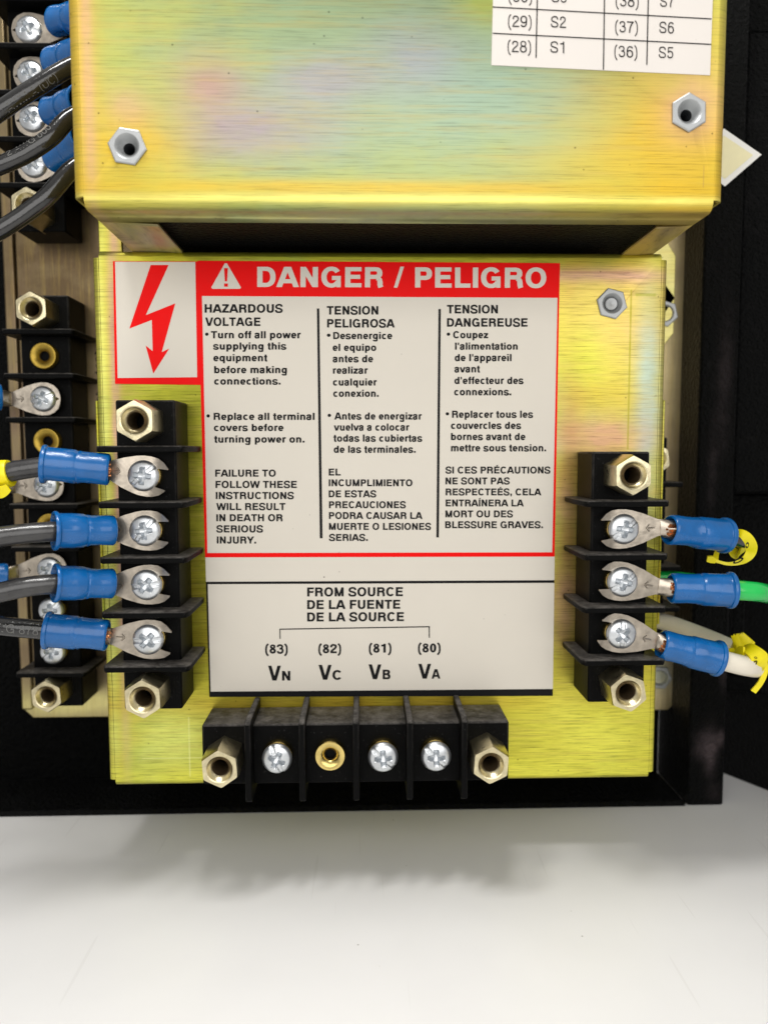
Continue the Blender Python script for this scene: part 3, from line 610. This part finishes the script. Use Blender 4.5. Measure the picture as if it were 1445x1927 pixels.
flat(rl, [(525.8, 1183.4), (808.6, 1178.6), (808.6, 1180.6), (525.8, 1185.4)], T-.001); flat(rl, [(525.8, 1185), (527.6, 1185), (528, 1202.5), (526.2, 1202.5)], T); flat(rl, [(806.6, 1180), (808.6, 1180), (808.8, 1200.5), (806.8, 1200.5)], T)
part('rule_lines', rl, M_ink, lab, smooth=0)
fx = MB()
for s, a, b, y, c in [('FROM SOURCE', 578, 758, 1122.7, 17), ('DE LA FUENTE', 578, 753, 1146.5, 17), ('DE LA SOURCE', 578, 760, 1169.8, 17),
   ('(83)', 499, 541.5, 1230, 17), ('(82)', 599, 642, 1229.5, 17), ('(81)', 694, 736.5, 1228.5, 17), ('(80)', 786.5, 829, 1228, 17),
   ('V', 504.5, 528.5, 1281, 28), ('N', 530.5, 546.5, 1281, 18), ('V', 599.5, 624, 1279.5, 28), ('C', 625.5, 642, 1279.5, 18), ('V', 693.5, 717.5, 1278.5, 28), ('B', 720, 734.5, 1278.5, 18), ('V', 787, 811, 1277.5, 28), ('A', 812, 828.5, 1277.5, 18)]:
    fx = MB(); line(fx, s, a, b, y, c, T, slope=-.004 if len(s) > 4 else 0)
    part('printed_line' if len(s) > 4 else 'terminal_number' if len(s) > 1 else 'terminal_letter', fx, M_ink, lab, smooth=0)
# table label on the upper box
UY = -2.344-.012
ul = part('terminal_table_label', sheet([(930.5, -160), (1346, -160), (1341, 0), (1336, 140.5), (924.5, 121.5), (927.5, 0)], UY, .010), M_paper2, upper, smooth=0)
ur = MB(); W = 1.1; T2 = UY-.004
def seg(mb, x0, y0, x1, y1, w, Y):
    dx, dy = x1-x0, y1-y0; L = math.hypot(dx, dy); ox, oy = -dy/L*w, dx/L*w
    flat(mb, [(x0+ox, y0+oy), (x1+ox, y1+oy), (x1-ox, y1-oy), (x0-ox, y0-oy)], Y)
for y0, y1 in ((12, 34.5), (61.5, 82.5), (-39, -15), (-90, -66)): seg(ur, 927, y0, 1338.6, y1, W, T2)
for x0, x1, y in ((1014, 1008.5, 108), (1139.5, 1135.3, 130), (1223, 1217, 121)): seg(ur, x0, -150, x1, y, W, T2-.0006)
part('table_rules', ur, M_ink, ul, smooth=0)
ut = MB()
for s, a, b, y in [('(29)', 956, 1000, 49), ('S2', 1036.5, 1065, 50.5), ('(37)', 1157.5, 1200, 59.5), ('S6', 1240.5, 1268, 61), ('(28)', 955, 999, 96.5), ('S1', 1035.5, 1061.5, 98), ('(36)', 1156, 1199, 106), ('S5', 1239.5, 1266.5, 108),
                   ('(30)', 957, 1001, 2), ('S3', 1038, 1066, 3), ('(38)', 1158.5, 1201.5, 10.5), ('S7', 1242, 1268.5, 11.5)]:
    ut = MB(); line(ut, s, a, b, y, 22, T2, 'R', slope=.04); part('table_entry', ut, M_ink, ul, smooth=0)

# ---------------------------------------------------------------- terminal block pieces (shared meshes)
def screw_mesh(name, slot=.045, m=M_zinc):
    mb = MB(); n = 96; R = .268; rad = [0.0, .012, .024, .036, .048, .06, .072, .084, .096, .11, .125, .14, .16, .185, .21, .235, .252, .262, .268]
    def ss(a, b, x): t = max(0, min(1, (x-a)/(b-a))); return t*t*(3-2*t)
    def h(x, z):
        r = math.hypot(x, z); y = .14 - .075*(r/R)**2 - .03*ss(.9, 1, r/R)
        L = .145; wd = .036 + .016*(1-r/.14)
        cr = max((1-ss(wd-.009, wd+.009, abs(x)))*(1-ss(L-.035, L+.01, abs(z))), (1-ss(wd-.009, wd+.009, abs(z)))*(1-ss(L-.035, L+.01, abs(x))))
        y -= cr*(.20 - .7*min(r, .16))
        u = (x+z)*.7071; v = (x-z)*.7071
        if slot: y -= (1-ss(.026, .040, abs(v)))*(slot*.55 + .004*math.sin(abs(u)*170))*(1-cr)
        return y
    rings = []
    for r in rad[1:]: rings.append([(r*math.cos(2*PI*i/n), -h(r*math.cos(2*PI*i/n), r*math.sin(2*PI*i/n)), r*math.sin(2*PI*i/n)) for i in range(n)])
    rings.append([(R*1.0*math.cos(2*PI*i/n), -.0, R*math.sin(2*PI*i/n)) for i in range(n)])
    rings.append([(.1*math.cos(2*PI*i/n), .0, .1*math.sin(2*PI*i/n)) for i in range(n)])
    rings.append([(.1*math.cos(2*PI*i/n), .45, .1*math.sin(2*PI*i/n)) for i in range(n)])
    mb.rings(rings, True, True)
    return mb.mesh(name, m, 50)
SCREW = screw_mesh('screw')
def hexf(th): return math.cos(PI/6)/math.cos((th % (PI/3)) - PI/6)
def standoff_mesh():
    mb = MB(); n = 48
    def L(rf, t): return [(rf(2*PI*i/n)*math.cos(2*PI*i/n), -t, rf(2*PI*i/n)*math.sin(2*PI*i/n)) for i in range(n)]
    R = .355
    rs = [L(lambda a: R*hexf(a), -.2), L(lambda a: R*hexf(a), .56), L(lambda a: R*.985*hexf(a), .60), L(lambda a: min(R*.95*hexf(a), R*.93), .645), L(lambda a: .245, .65), L(lambda a: .225, .64), L(lambda a: .19, .58), L(lambda a: .155, .55)]
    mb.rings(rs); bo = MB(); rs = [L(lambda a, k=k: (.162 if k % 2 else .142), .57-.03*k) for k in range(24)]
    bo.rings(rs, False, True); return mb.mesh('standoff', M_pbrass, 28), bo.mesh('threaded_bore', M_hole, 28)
STAND, BORE = standoff_mesh()
def post_mesh(m):
    mb = MB(); pr = [(.275, -.1), (.275, .13), (.262, .15), (.235, .155), (.15, .12), (.105, .06)]
    mb.lathe(pr, 40, None); return mb.mesh('binding_post', m, 35)
POST = post_mesh(M_brass); POST2 = post_mesh(M_dark_brass)
_b = MB(); _b.lathe([(.115 if k % 2 else .10, .07-.03*k) for k in range(20)], 24, None, False, True); PBORE = _b.mesh('threaded_bore', M_hole, 30)
def barrier_mesh(vert=False, w=1.5, off=0.):
    mb = MB(); t = .055
    poly = [(-w/2, -.02), (-w/2, -1.26), (-w/2+.05, -1.36), (w/2-.05, -1.36), (w/2, -1.26), (w/2, -.02)]
    f = (lambda u, v, q: (q, v, u+off)) if vert else (lambda u, v, q: (u+off, v, q))
    mb.prism(poly, -t, t, f); return mb.mesh('barrier', M_bk, 30)
BAR = barrier_mesh(); BARV = barrier_mesh(True)

def block(label, x, z_top, z_bot, base, bars, cells, ends, vert=False, spin=0, group='barrier terminal blocks', zc=0, aged=False):
    """a barrier terminal strip. x, z: strip centre; bars/cells/ends are coordinates along the strip.
    cells = (coordinate, 'screw' | 'post', turn of the slot)"""
    c = (z_top+z_bot)/2
    root = thing('terminal_block', label, 'terminal block', (c, base, zc) if vert else (x, base, c), group)
    P = (lambda t, y: Vector((t, y, zc))) if vert else (lambda t, y: Vector((x, y, t)))
    a, b = min(z_top, z_bot), max(z_top, z_bot); H = .95
    hb = MB()
    if vert: hb.box(a, b, base-H, base-.005, zc-.565, zc+.55)
    else: hb.box(x-.515, x+.515, base-H, base-.005, a, b)
    part('housing', hb, M_bk, root, .035)
    for t in bars: put('barrier', BARV if vert else BAR, root, rel(root, P(t, base)), bevel=.022)
    for t, kind, turn in cells:
        bp = put('binding_post', POST2 if (aged and kind == 'post') else POST, root, rel(root, P(t, base-H)))
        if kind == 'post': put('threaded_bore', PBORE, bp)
        if kind == 'screw': put('screw', SCREW, root, rel(root, P(t, base-H-.19)), (random.uniform(-.03, .03), turn, random.uniform(-.03, .03)))
    for t, turn in ends:
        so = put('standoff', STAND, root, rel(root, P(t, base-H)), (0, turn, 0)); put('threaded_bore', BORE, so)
    return root
G1 = 'black barrier terminal blocks on the boxes'
LB = block('black terminal block left of the danger label, with four wired screws', -3.78, .89, -4.62, 0, [.04-.9525*k for k in range(5)],
      [(-.42, 'screw', .1), (-1.37, 'screw', -.1), (-2.32, 'screw', .65), (-3.29, 'screw', .72)], [(.51, .52), (-4.22, .48)], group=G1)
RB = block('black terminal block right of the danger label, with three wired screws', 4.58, -.03, -4.59, 0, [-.93, -1.865, -2.80, -3.74],
      [(-1.39, 'screw', .15), (-2.33, 'screw', .2), (-3.27, 'screw', -.75)], [(-.43, .5), (-4.21, .35)], group=G1)
BB = block('dusty black terminal block below the white label, with three bare screws and one empty post', 0, -2.93, 2.63, 0, [-2.05, -1.10, -.15, .80, 1.77],
      [(-1.56, 'screw', 2.0), (-.62, 'post', 0), (.33, 'screw', 1.5), (1.28, 'screw', 1.55)], [(-2.5, .45), (2.2, .6)], True, group=G1, zc=-5.47)
BLK = block('long black terminal block on the rear plate, lower left, partly behind the blue sleeves', -6.67, 3.27, -5.56, 3.0, [2.46-.9*k for k in range(9)],
      [(2.0, 'post', 0), (1.10, 'screw', .4), (.22, 'post', 0), (-.70, 'screw', .1), (-1.58, 'post', 0), (-2.5, 'screw', .3), (-3.38, 'screw', 0), (-4.28, 'screw', .1)], [(2.88, .5), (-5.13, .45)], group=G1, aged=True)
ULK = block('black terminal block on the rear plate, upper left, behind the looping black wires', -6.67, 13.5, 4.57, 3.0, [5.37+.9*k for k in range(9)],
      [(5.84, 'screw', .8), (6.74, 'screw', .95), (7.61, 'screw', 1.3), (8.46, 'screw', 1.1), (9.4, 'screw', .5)], [(4.92, .5)], group=G1)
RBK = block('black terminal block on the rear plate, mostly hidden at the right edge of the boxes', 6.1, .27, -4.3, 3.0, [-.74, -1.65, -2.55, -3.44],
      [(-1.2, 'screw', 0)], [(-.2, .4)], group=G1)
dust = MB()

# ---------------------------------------------------------------- wire leads with fork terminals
def lead(label, screw, ang, A, B, wire, mw, sleeve_turn=0., fork=True, copper=True, group='wire leads with blue crimped fork terminals', r_w=.165, lift=0., lug_mat=None, scale=1., ring=False):
    """screw: world point under the screw head; ang: direction in the panel plane (degrees, 0 = +X, 90 = up) from screw to neck;
    A, B: near and far end of the sleeve; wire: path from inside the sleeve outwards"""
    root = thing('wire_lead', label, 'wire', screw, group); root['_w'] = tuple(screw)
    ca, sa = math.cos(math.radians(ang)), math.sin(math.radians(ang))
    ax = Vector((ca, 0, sa)); lt = Vector((-sa, 0, ca)); up = Vector((0, -1, 0))
    # tongue: outer and inner edge of one half, mirrored; positive a runs towards the neck
    half = [(.74, .13, 0), (.62, .15, 0), (.50, .20, 0), (.36, .26, 0), (.2, .31, 0), (.17, .32, .0), (.05, .345, .18), (-.08, .35, .17), (-.2, .335, .16), (-.32, .285, .17), (-.42, .20, .175)]
    if ring: half = [(.74, .13, 0), (.62, .15, 0), (.50, .20, 0), (.36, .26, 0), (.2, .31, 0), (.05, .34, .12), (-.1, .335, .11), (-.22, .28, .07), (-.30, .2, .02), (-.34, .1, .0), (-.35, .02, .0)]
    for s in ((1, -1)):
        pass
    mb = MB(); th = .035
    for s in (1, -1):
        vs = []; fs = []
        for k, (a, o, i) in enumerate(half):
            b = .0 if a > -.2 else (-.2-a)*(.55 if not ring else 0)      # prong tips bend up
            p = Vector(screw) + ax*a + up*b
            vs += [p + lt*(s*o), p + lt*(s*i), p + lt*(s*o) + up*th, p + lt*(s*i) + up*th]
        n = len(half)
        for k in range(n-1):
            q = 4*k; fs += [(q, q+4, q+5, q+1), (q+2, q+3, q+7, q+6), (q, q+2, q+6, q+4), (q+1, q+5, q+7, q+3)]
        fs += [(4*(n-1), 4*(n-1)+2, 4*(n-1)+3, 4*(n-1)+1)]
        mb.add(vs, fs)
    lug = part('fork_terminal', mb, lug_mat or M_tin, root, 0, 30)
    # stamped arrow
    ar = MB(); c0 = Vector(screw) + ax*.47 + up*(th+.003)
    for (a0, b0, a1, b1) in ((.09, 0, -.06, 0), (-.06, 0, -.005, .06), (-.06, 0, -.005, -.06)):
        p, q = c0 + ax*a0 + lt*b0, c0 + ax*a1 + lt*b1; d = (q-p).normalized(); o = d.cross(up)*.012
        ar.add([p-o, p+o, q+o, q-o, p-o*.3+up*.01, p+o*.3+up*.01, q+o*.3+up*.01, q-o*.3+up*.01], [(0, 1, 5, 4), (1, 2, 6, 5), (2, 3, 7, 6), (3, 0, 4, 7), (4, 5, 6, 7)])
    part('stamped_arrow', ar, lug_mat or M_tin, lug)
    A, B = Vector(A), Vector(B); a = (B-A); L = a.length; a.normalize()
    u = a.cross(Vector((0, 0, 1))).normalized(); v = a.cross(u)
    fr = (A, u, v, a)
    neck = Vector(screw) + ax*.66
    mid = [neck + up*.02, neck*.5 + A*.5 + up*.02, A + a*.05]
    # flattened neck widening into the crimp barrel
    rr = []
    for k in range(7):
        t = k/6; p = (neck*(1-t) + (A + a*.12)*t) + up*(.02*(1-t)); wv = .15 + .03*t; hv = .03 + .13*t
        q = ax.lerp(a, t).normalized(); lv = (lt - q*lt.dot(q)).normalized(); uv = lv.cross(q)
        if uv.dot(up) < 0: uv = -uv
        rr.append([p + uv*(.10*t*0) + lv*(wv*math.cos(2*PI*i/20)) + uv*(hv*math.sin(2*PI*i/20)) for i in range(20)])
    nb = MB(); nb.rings(rr, True, True); part('neck', nb, lug_mat or M_tin, lug, smooth=60)
    if copper:
        cb = MB()
        for k in range(14):
            rad_ = .03 + .075*math.sqrt(random.random()); th_ = random.uniform(0, 2*PI); o = u*(rad_*math.cos(th_)) + v*(rad_*math.sin(th_)) + up*.075
            cb.tube([A + o - a*random.uniform(.0, .06), A + o + a*.12], .021, 7)
        part('copper_strands', cb, M_copper, lug, smooth=60)
    # sleeve
    R = .292*scale; tt = sleeve_turn
    prof = [(R*.62, .14*L), (R*.70, .03*L), (R*.80, -.005), (R*.90, .008*L), (R*.945, .03*L), (R*.955, .12*L), (R*.93, .25*L), (R*.94, .40*L), (R*.975, .455*L), (R*.93, .475*L), (R*.96, .50*L), (R*1.0, .52*L),
            (R*1.0, .70*L), (R*1.0, .905*L), (R*1.02, .925*L), (R*1.10, .935*L), (R*1.125, .955*L), (R*1.125, .985*L), (R*1.09, L), (R*.98, L*1.001), (R*.93, L*.985), (R*.90, .9*L), (R*.70, .66*L), (r_w*1.03, .60*L), (.01, .58*L)]
    d0, d1, da, db = random.uniform(0, 6.28), random.uniform(0, 6.28), random.uniform(.04, .12), random.uniform(.03, .08)
    bumpy = lambda t, c, w: math.exp(-(((t-c+PI) % (2*PI) - PI)/w)**2)
    def shp(th, k):
        if k in (5, 6, 7): return 1 - .07*abs(math.cos(th-tt))**3 - da*bumpy(th, d0, .45) - da*.7*bumpy(th, PI/2, .3) + .02*math.sin(2*th)
        if k in (12, 13): return 1 - db*bumpy(th, d1, .5) + .012*math.sin(3*th+d0)
        if k < 12 and k > 1: return 1 - .07*abs(math.cos(th-tt))**3*(1 if k < 9 else .4) + .02*math.sin(2*th)
        return 1
    sb = MB(); sb.lathe(prof, 48, fr, False, True, shp)
    part('blue_sleeve', sb, M_blue, root, smooth=38)
    wb = MB(); pts = smooth_path([A + a*(.62*L), A + a*(.8*L)] + [Vector(p) for p in wire], 12)
    wb.tube(pts, r_w, 24); wr = part('insulation', wb, mw, root, smooth=60)
    root['_pts'] = 0
    return root, wr, pts
def W(*l): return [at(*p) for p in l]

def wrap_text(root, pts, r, text, start, size, phase, m=M_wprint):
    "print wrapped round the insulation; start = arc length, phase = angle of the baseline (0 towards the camera, + up)"
    V, F, a, b = layout(text, 'R'); mb = MB(); acc = [0]
    for i in range(1, len(pts)): acc.append(acc[-1] + (pts[i]-pts[i-1]).length)
    out = []
    for x, y, q in V:
        s = start + (x-a)*size; k = 1
        while k < len(acc)-1 and acc[k] < s: k += 1
        t = (s-acc[k-1])/max(1e-6, acc[k]-acc[k-1]); p = pts[k-1].lerp(pts[k], t); d = (pts[k]-pts[k-1]).normalized()
        fwd = Vector((0, -1, 0)); fwd = (fwd - d*fwd.dot(d)).normalized(); upv = d.cross(fwd)
        if upv.z < 0: upv = -upv
        th = phase + (y*size)/r
        out.append(p + fwd*(r*1.006+.003+.0007*q)*math.cos(th) + upv*(r*1.006+.003+.0007*q)*math.sin(th))
    mb.add(out, F); return part('wire_print', mb, m, root, smooth=0)

GL = 'wires on the left block of the lower box'
SL = [Vector((-3.78, -1.11, z)) for z in (-.42, -1.37, -2.32, -3.29)]
r1, w1, p1_ = lead('black wire in the topmost blue sleeve left of the label, yellow marker on it', SL[0], 170, at(206, 884, -1.22), at(79, 873, -1.45), W((40, 884, -1.5), (0, 893, -1.5), (-60, 905, -1.4)), M_wgrey, .5, group=GL)
r2, w2, p2_ = lead('grey black wire with the second blue sleeve from the top, left of the label', SL[1], 178, at(215, 998, -1.2), at(100, 999, -1.72), W((60, 1003, -1.88), (0, 1010, -2.05), (-60, 1018, -2.2)), M_wgrey, 1.2, copper=False, group=GL)
r3, w3, p3_ = lead('grey black wire with the third blue sleeve from the top, left of the label', SL[2], 180, at(213, 1098, -1.2), at(101, 1097, -1.72), W((60, 1103, -1.88), (0, 1115, -2.0), (-60, 1130, -2.1)), M_wgrey, 1.2, copper=False, group=GL)
r4, w4, p4_ = lead('printed black wire with the lowest blue sleeve left of the label', SL[3], 175, at(203, 1196, -1.22), at(86, 1186, -1.36), W((40, 1182, -1.36), (0, 1178, -1.36), (-60, 1172, -1.3)), M_wblack, .2, group=GL)
wrap_text(w4, p4_[::-1], .165, '12 AWG 878', .15, .2, -.35)
GR = 'wires on the right block of the lower box'
SR = [Vector((4.58, -1.11, z)) for z in (-1.39, -2.33, -3.27)]
r5, w5, p5_ = lead('short black wire in the top blue sleeve right of the label, yellow marker looped round', SR[0], 2, at(1258, 997, -1.15), at(1366, 1008, -.85), W((1382, 1012, -.7), (1398, 1020, -.35), (1404, 1028, .2), (1398, 1034, 1.2), (1390, 1036, 2.4)), M_wblack, .7, group=GR, r_w=.15)
r6, w6, p6_ = lead('bright green wire leaving the middle blue sleeve on the right', SR[1], -8, at(1261, 1107, -1.15), at(1378, 1111, -1.2), W((1400, 1112, -1.2), (1425, 1114, -1.15), (1441, 1117, -.85), (1440, 1117, -.4), (1420, 1112, .3), (1330, 1098, 1.6), (1240, 1086, 2.0)), M_wgreen, .7, group=GR, r_w=.175)
r7, w7, p7_ = lead('cream white wire doubling back behind the lowest blue sleeve on the right', SR[2], -12, at(1243, 1213, -1.15), at(1353, 1240, -1.15), W((1375, 1247, -1.15), (1405, 1254, -1.05), (1424, 1256, -.7), (1420, 1243, -.2), (1385, 1224, .35), (1310, 1192, 1.3), (1240, 1168, 2.0), (1180, 1160, 2.3)), M_wwhite, .7, group=GR, r_w=.18)

GB = 'wires on the rear terminal blocks'
bk = lambda z: Vector((-6.67, 1.88, z))
lead('lead at the left edge, fork terminal on the uppermost screw of the rear block', bk(1.10), 180, at(2, 748, 1.7), at(-70, 745, 1.3), W((-100, 746, 1.2), (-160, 750, 1.0)), M_wblack, ring=True, group=GB)
lead('lead at the left edge with its blue sleeve behind the yellow marker', bk(-.70), 182, at(6, 912, 1.7), at(-70, 905, 1.2), W((-100, 905, 1.2), (-160, 905, 1.0)), M_wblack, ring=True, group=GB)
lead('lead at the left edge whose sleeve end shows between the second and third blue sleeves', bk(-2.5), 183, at(14, 1085, 1.75), at(-60, 1085, 1.4), W((-100, 1086, 1.2), (-160, 1090, 1.0)), M_wblack, copper=False, ring=True, group=GB)
# upper left: sleeves point right and towards the camera, the wires loop back across the block
UP = lambda z: Vector((-6.67, 1.88, z))
lead('top blue sleeve at the upper left, cut by the top of the picture', UP(8.46), 0, at(103, 40, 1.65), at(168, 28, 1.1), W((190, 30, .8), (200, 45, .3), (190, 60, -.2), (182, 40, -.6), (184, -60, -.8)), M_wblack, copper=False, ring=True, group=GB)
u2, uw2, up2 = lead('uppermost black wire crossing the picture corner beside the large box', UP(7.61), 8, at(96, 117, 1.5), at(160, 98, .9), W((185, 92, .5), (195, 100, .0), (170, 112, -.4), (127, 128, -.6), (60, 168, -.8), (0, 208, -.9), (-50, 245, -.9)), M_wblack, r_w=.150, copper=False, ring=True, group=GB)
u3, uw3, up3 = lead('middle black wire of the three curving past the large box', UP(6.74), 8, at(92, 210, 1.5), at(155, 192, .9), W((178, 180, .5), (188, 190, .0), (165, 205, -.4), (127, 225, -.6), (95, 258, -.75), (50, 288, -.8), (0, 311, -.85), (-50, 330, -.85)), M_wblack, r_w=.150, copper=False, ring=True, group=GB)
u4, uw4, up4 = lead('lowest black wire of the three curving past the large box, over the brass standoff', UP(5.84), 12, at(98, 300, 1.5), at(158, 262, 1.0), W((178, 255, .6), (192, 275, .0), (165, 300, -.4), (131, 322, -.6), (90, 368, -.75), (50, 400, -.8), (0, 433, -.85), (-50, 460, -.85)), M_wblack, r_w=.150, copper=False, ring=True, group=GB)
def arc_at(pts, px_x):
    "arc length where the path passes below photo column px_x the last time"
    s = 0; best = 0
    for i in range(1, len(pts)):
        s += (pts[i]-pts[i-1]).length
        q = pts[i] - Vector((0, -D, 0)); xx = 722.5 + FPX*q.dot(rt)/q.dot(fw)
        if xx > px_x: best = s
    return best
def rev(pts): return pts[::-1]
for (wr, pts, txt, px, ph) in ((uw2, up2, 'AWM A (UC)', 5, -1.15), (uw3, up3, '12 AWG 600 W', 12, .1), (uw4, up4, 'AWG 90C', 30, .75))[:2]:
    rp = pts[::-1]; s = 0
    for i in range(1, len(rp)):
        s += (rp[i]-rp[i-1]).length
        q = rp[i] - Vector((0, -D, 0)); xx = 722.5 + FPX*q.dot(rt)/q.dot(fw)
        if xx > px: break
    wrap_text(wr, rp, .150, txt, s, .17, ph)

# ---------------------------------------------------------------- yellow wire markers
def ribbon(root, name, pts, widths, side, th=.02, m=M_tag, jag=0):
    P = smooth_path([Vector(p) for p in pts], 10); n = len(P); mb = MB(); L = []
    for i, p in enumerate(P):
        t = i/(n-1)*(len(widths)-1); k = min(int(t), len(widths)-2); wv = widths[k]*(1-(t-k)) + widths[k+1]*(t-k)
        t2 = i/(n-1)*(len(side)-1); k2 = min(int(t2), len(side)-2); sv = (Vector(side[k2])*(1-(t2-k2)) + Vector(side[k2+1])*(t2-k2))
        d = (P[min(i+1, n-1)]-P[max(i-1, 0)]).normalized(); sv = (sv - d*sv.dot(d)).normalized(); nv = d.cross(sv)*th
        wj = wv*(1 + jag*(.5 if i % 2 else -.5))
        L.append([p - sv*wv/2 - nv, p + sv*wj/2 - nv, p + sv*wj/2 + nv, p - sv*wv/2 + nv])
    mb.rings(L, True, True); return part(name, mb, m, root, smooth=40)
def print_on(root, pts, Y, m=M_ink):
    mb = MB(); flat(mb, pts, Y); return part('marker_print', mb, m, root, smooth=0)
GM = 'yellow wire markers'
t1 = thing('wire_marker', 'yellow marker looped round the short black wire, thin tail bent back under the sleeve', 'wire marker', at(1400, 1030, -.5), GM)
ribbon(t1, 'band', W((1366, 1002, -.55), (1388, 1002, -.92), (1402, 1008, -1.02), (1412, 1022, -.98), (1413, 1038, -.88), (1404, 1051, -.84), (1388, 1059, -.78), (1368, 1061, -.76), (1345, 1055, -.7)),
       [.07, .13, .18, .20, .16, .10, .06, .05], [(0, -.2, 1), (.3, -.5, 1), (.8, -.4, .6), (1, -.35, 0), (.8, -.3, -.6), (.3, -.2, -1), (0, -.1, -1)])
ribbon(t1, 'band_back', W((1374, 1030, -.35), (1382, 1040, -.3), (1392, 1042, -.35), (1400, 1032, -.5), (1402, 1016, -.65)), [.10, .2, .22, .2, .1], [(1, -.1, .3), (.8, -.2, .7), (.6, -.3, .8)])
ribbon(t1, 'tail', W((1346, 1058, -.7), (1347, 1045, -.6), (1353, 1030, -.45)), [.10, .09, .08], [(1, 0, 0), (1, 0, 0)])
ribbon(t1, 'torn_tip', W((1330, 1052, -.72), (1338, 1053, -.73), (1346, 1056, -.72)), [.10, .13, .08], [(0, -.1, 1), (0, -.1, 1)], jag=.5)
def oval(cx, cy, a, b, ang, n=16): return [(cx + a*math.cos(t)*math.cos(ang) - b*math.sin(t)*math.sin(ang), cy + a*math.cos(t)*math.sin(ang) + b*math.sin(t)*math.cos(ang)) for t in [2*PI*k/n for k in range(n)]]
t2 = thing('wire_marker', 'yellow plastic marker wrapped round the cream wire, with a scalloped flag and a hanging tail', 'wire marker', at(1400, 1240, -.7), GM)
ribbon(t2, 'flag', W((1376, 1229, -.2), (1384, 1214, -.35), (1398, 1210, -.45), (1410, 1200, -.5)), [.20, .34, .36, .26], [(.2, .3, 1), (.2, -.4, 1), (.1, .4, 1), (.3, -.2, 1)], jag=.22)
ribbon(t2, 'flag_fold', W((1374, 1222, -.4), (1374, 1238, -.62), (1388, 1229, -.82), (1400, 1226, -.98)), [.14, .22, .26, .16], [(1, 0, .5), (.7, 0, 1), (.3, 0, 1)])
ribbon(t2, 'band', W((1400, 1221, -.8), (1410, 1222, -.98), (1424, 1232, -1.12), (1429, 1246, -1.12), (1424, 1258, -1.08), (1412, 1262, -.9)), [.12, .26, .34, .38, .30, .16],
       [(-.5, -.4, -.8), (-.8, -.6, -.5), (-1, -.2, -.15), (-1, -.6, .2), (-.6, -.3, .8)])
ribbon(t2, 'tail', W((1422, 1226, -1.0), (1436, 1240, -1.0), (1439, 1262, -.98), (1432, 1283, -.95), (1417, 1302, -.9)), [.07, .10, .10, .09, .10], [(1, -.2, .4), (1, -.2, 0), (.8, -.2, -.5)])
def ringmark(cx, cy, a, b_, ang, Y, root):
    o = [at(x, y, Y) for x, y in oval(cx, cy, a, b_, ang)]; i = [at(x, y, Y) for x, y in oval(cx, cy, a*.62, b_*.45, ang)]; n = len(o)
    mb = MB(); mb.add(o + i, [(k, (k+1) % n, n+(k+1) % n, n+k) for k in range(n)]); part('marker_print', mb, M_ink, root, smooth=0)
ringmark(1389, 1055, 11, 4, -.45, -.93, t1); ringmark(1406, 1026, 3, 6, .2, -1.06, t1); ringmark(1420, 1249, 7, 3.4, -.9, -1.19, t2); ringmark(1422, 1238, 3, 2, .4, -1.2, t2)
t3 = thing('wire_marker', 'yellow plastic marker at the left edge, on the topmost black wire', 'wire marker', at(0, 903, -1.5), GM)
tb = MB(); P3 = W((-18, 897, -1.5), (-4, 894, -1.5), (9, 892, -1.5), (20, 890, -1.5)); tb.tube(smooth_path(P3, 4), lambda t: .215 + .03*math.sin(t*3), 14)
part('band', tb, M_tag, t3, smooth=50)
ribbon(t3, 'tail', W((-12, 922, -1.68), (2, 926, -1.72), (16, 918, -1.72)), [.22, .2, .12], [(0, -.2, 1), (0, -.2, 1)], jag=.15)

# ---------------------------------------------------------------- diamond sticker on the post
ds = thing('diamond_sticker', 'pale yellow diamond sticker with a white border, its tip showing past the large box', 'sticker', at(1368, 297, 1.97))
part('border', sheet([(1433, 290), (1362, 241), (1296, 296), (1364, 350)], 1.975, .008), M_wht, ds, smooth=0)
cf = MB(); flat(cf, [(1417, 291), (1362, 254), (1312, 296), (1364, 336)], 1.968); part('cream_field', cf, M_cream, ds, smooth=0)

# rotated number strip on the rear plate beside the long block
st = part('number_strip', MB().box(-6.08, -5.62, 2.985, 2.996, -4.4, 2.6), M_plate, plate, smooth=0)
nb = MB()
for k in range(8):
    V, F, a, b = layout('(%d)' % (49-k), 'B'); zc = 2.0 - .9*k
    nb.add([(-5.72 - v*.32, 2.98 - .0007*q, zc - .3 + (u-a)*.32) for u, v, q in V], F)
part('strip_lettering', nb, M_ink, st, smooth=0)
for o in list(bpy.data.objects):
    for k in ('_w', '_pts'):
        if k in o: del o[k]
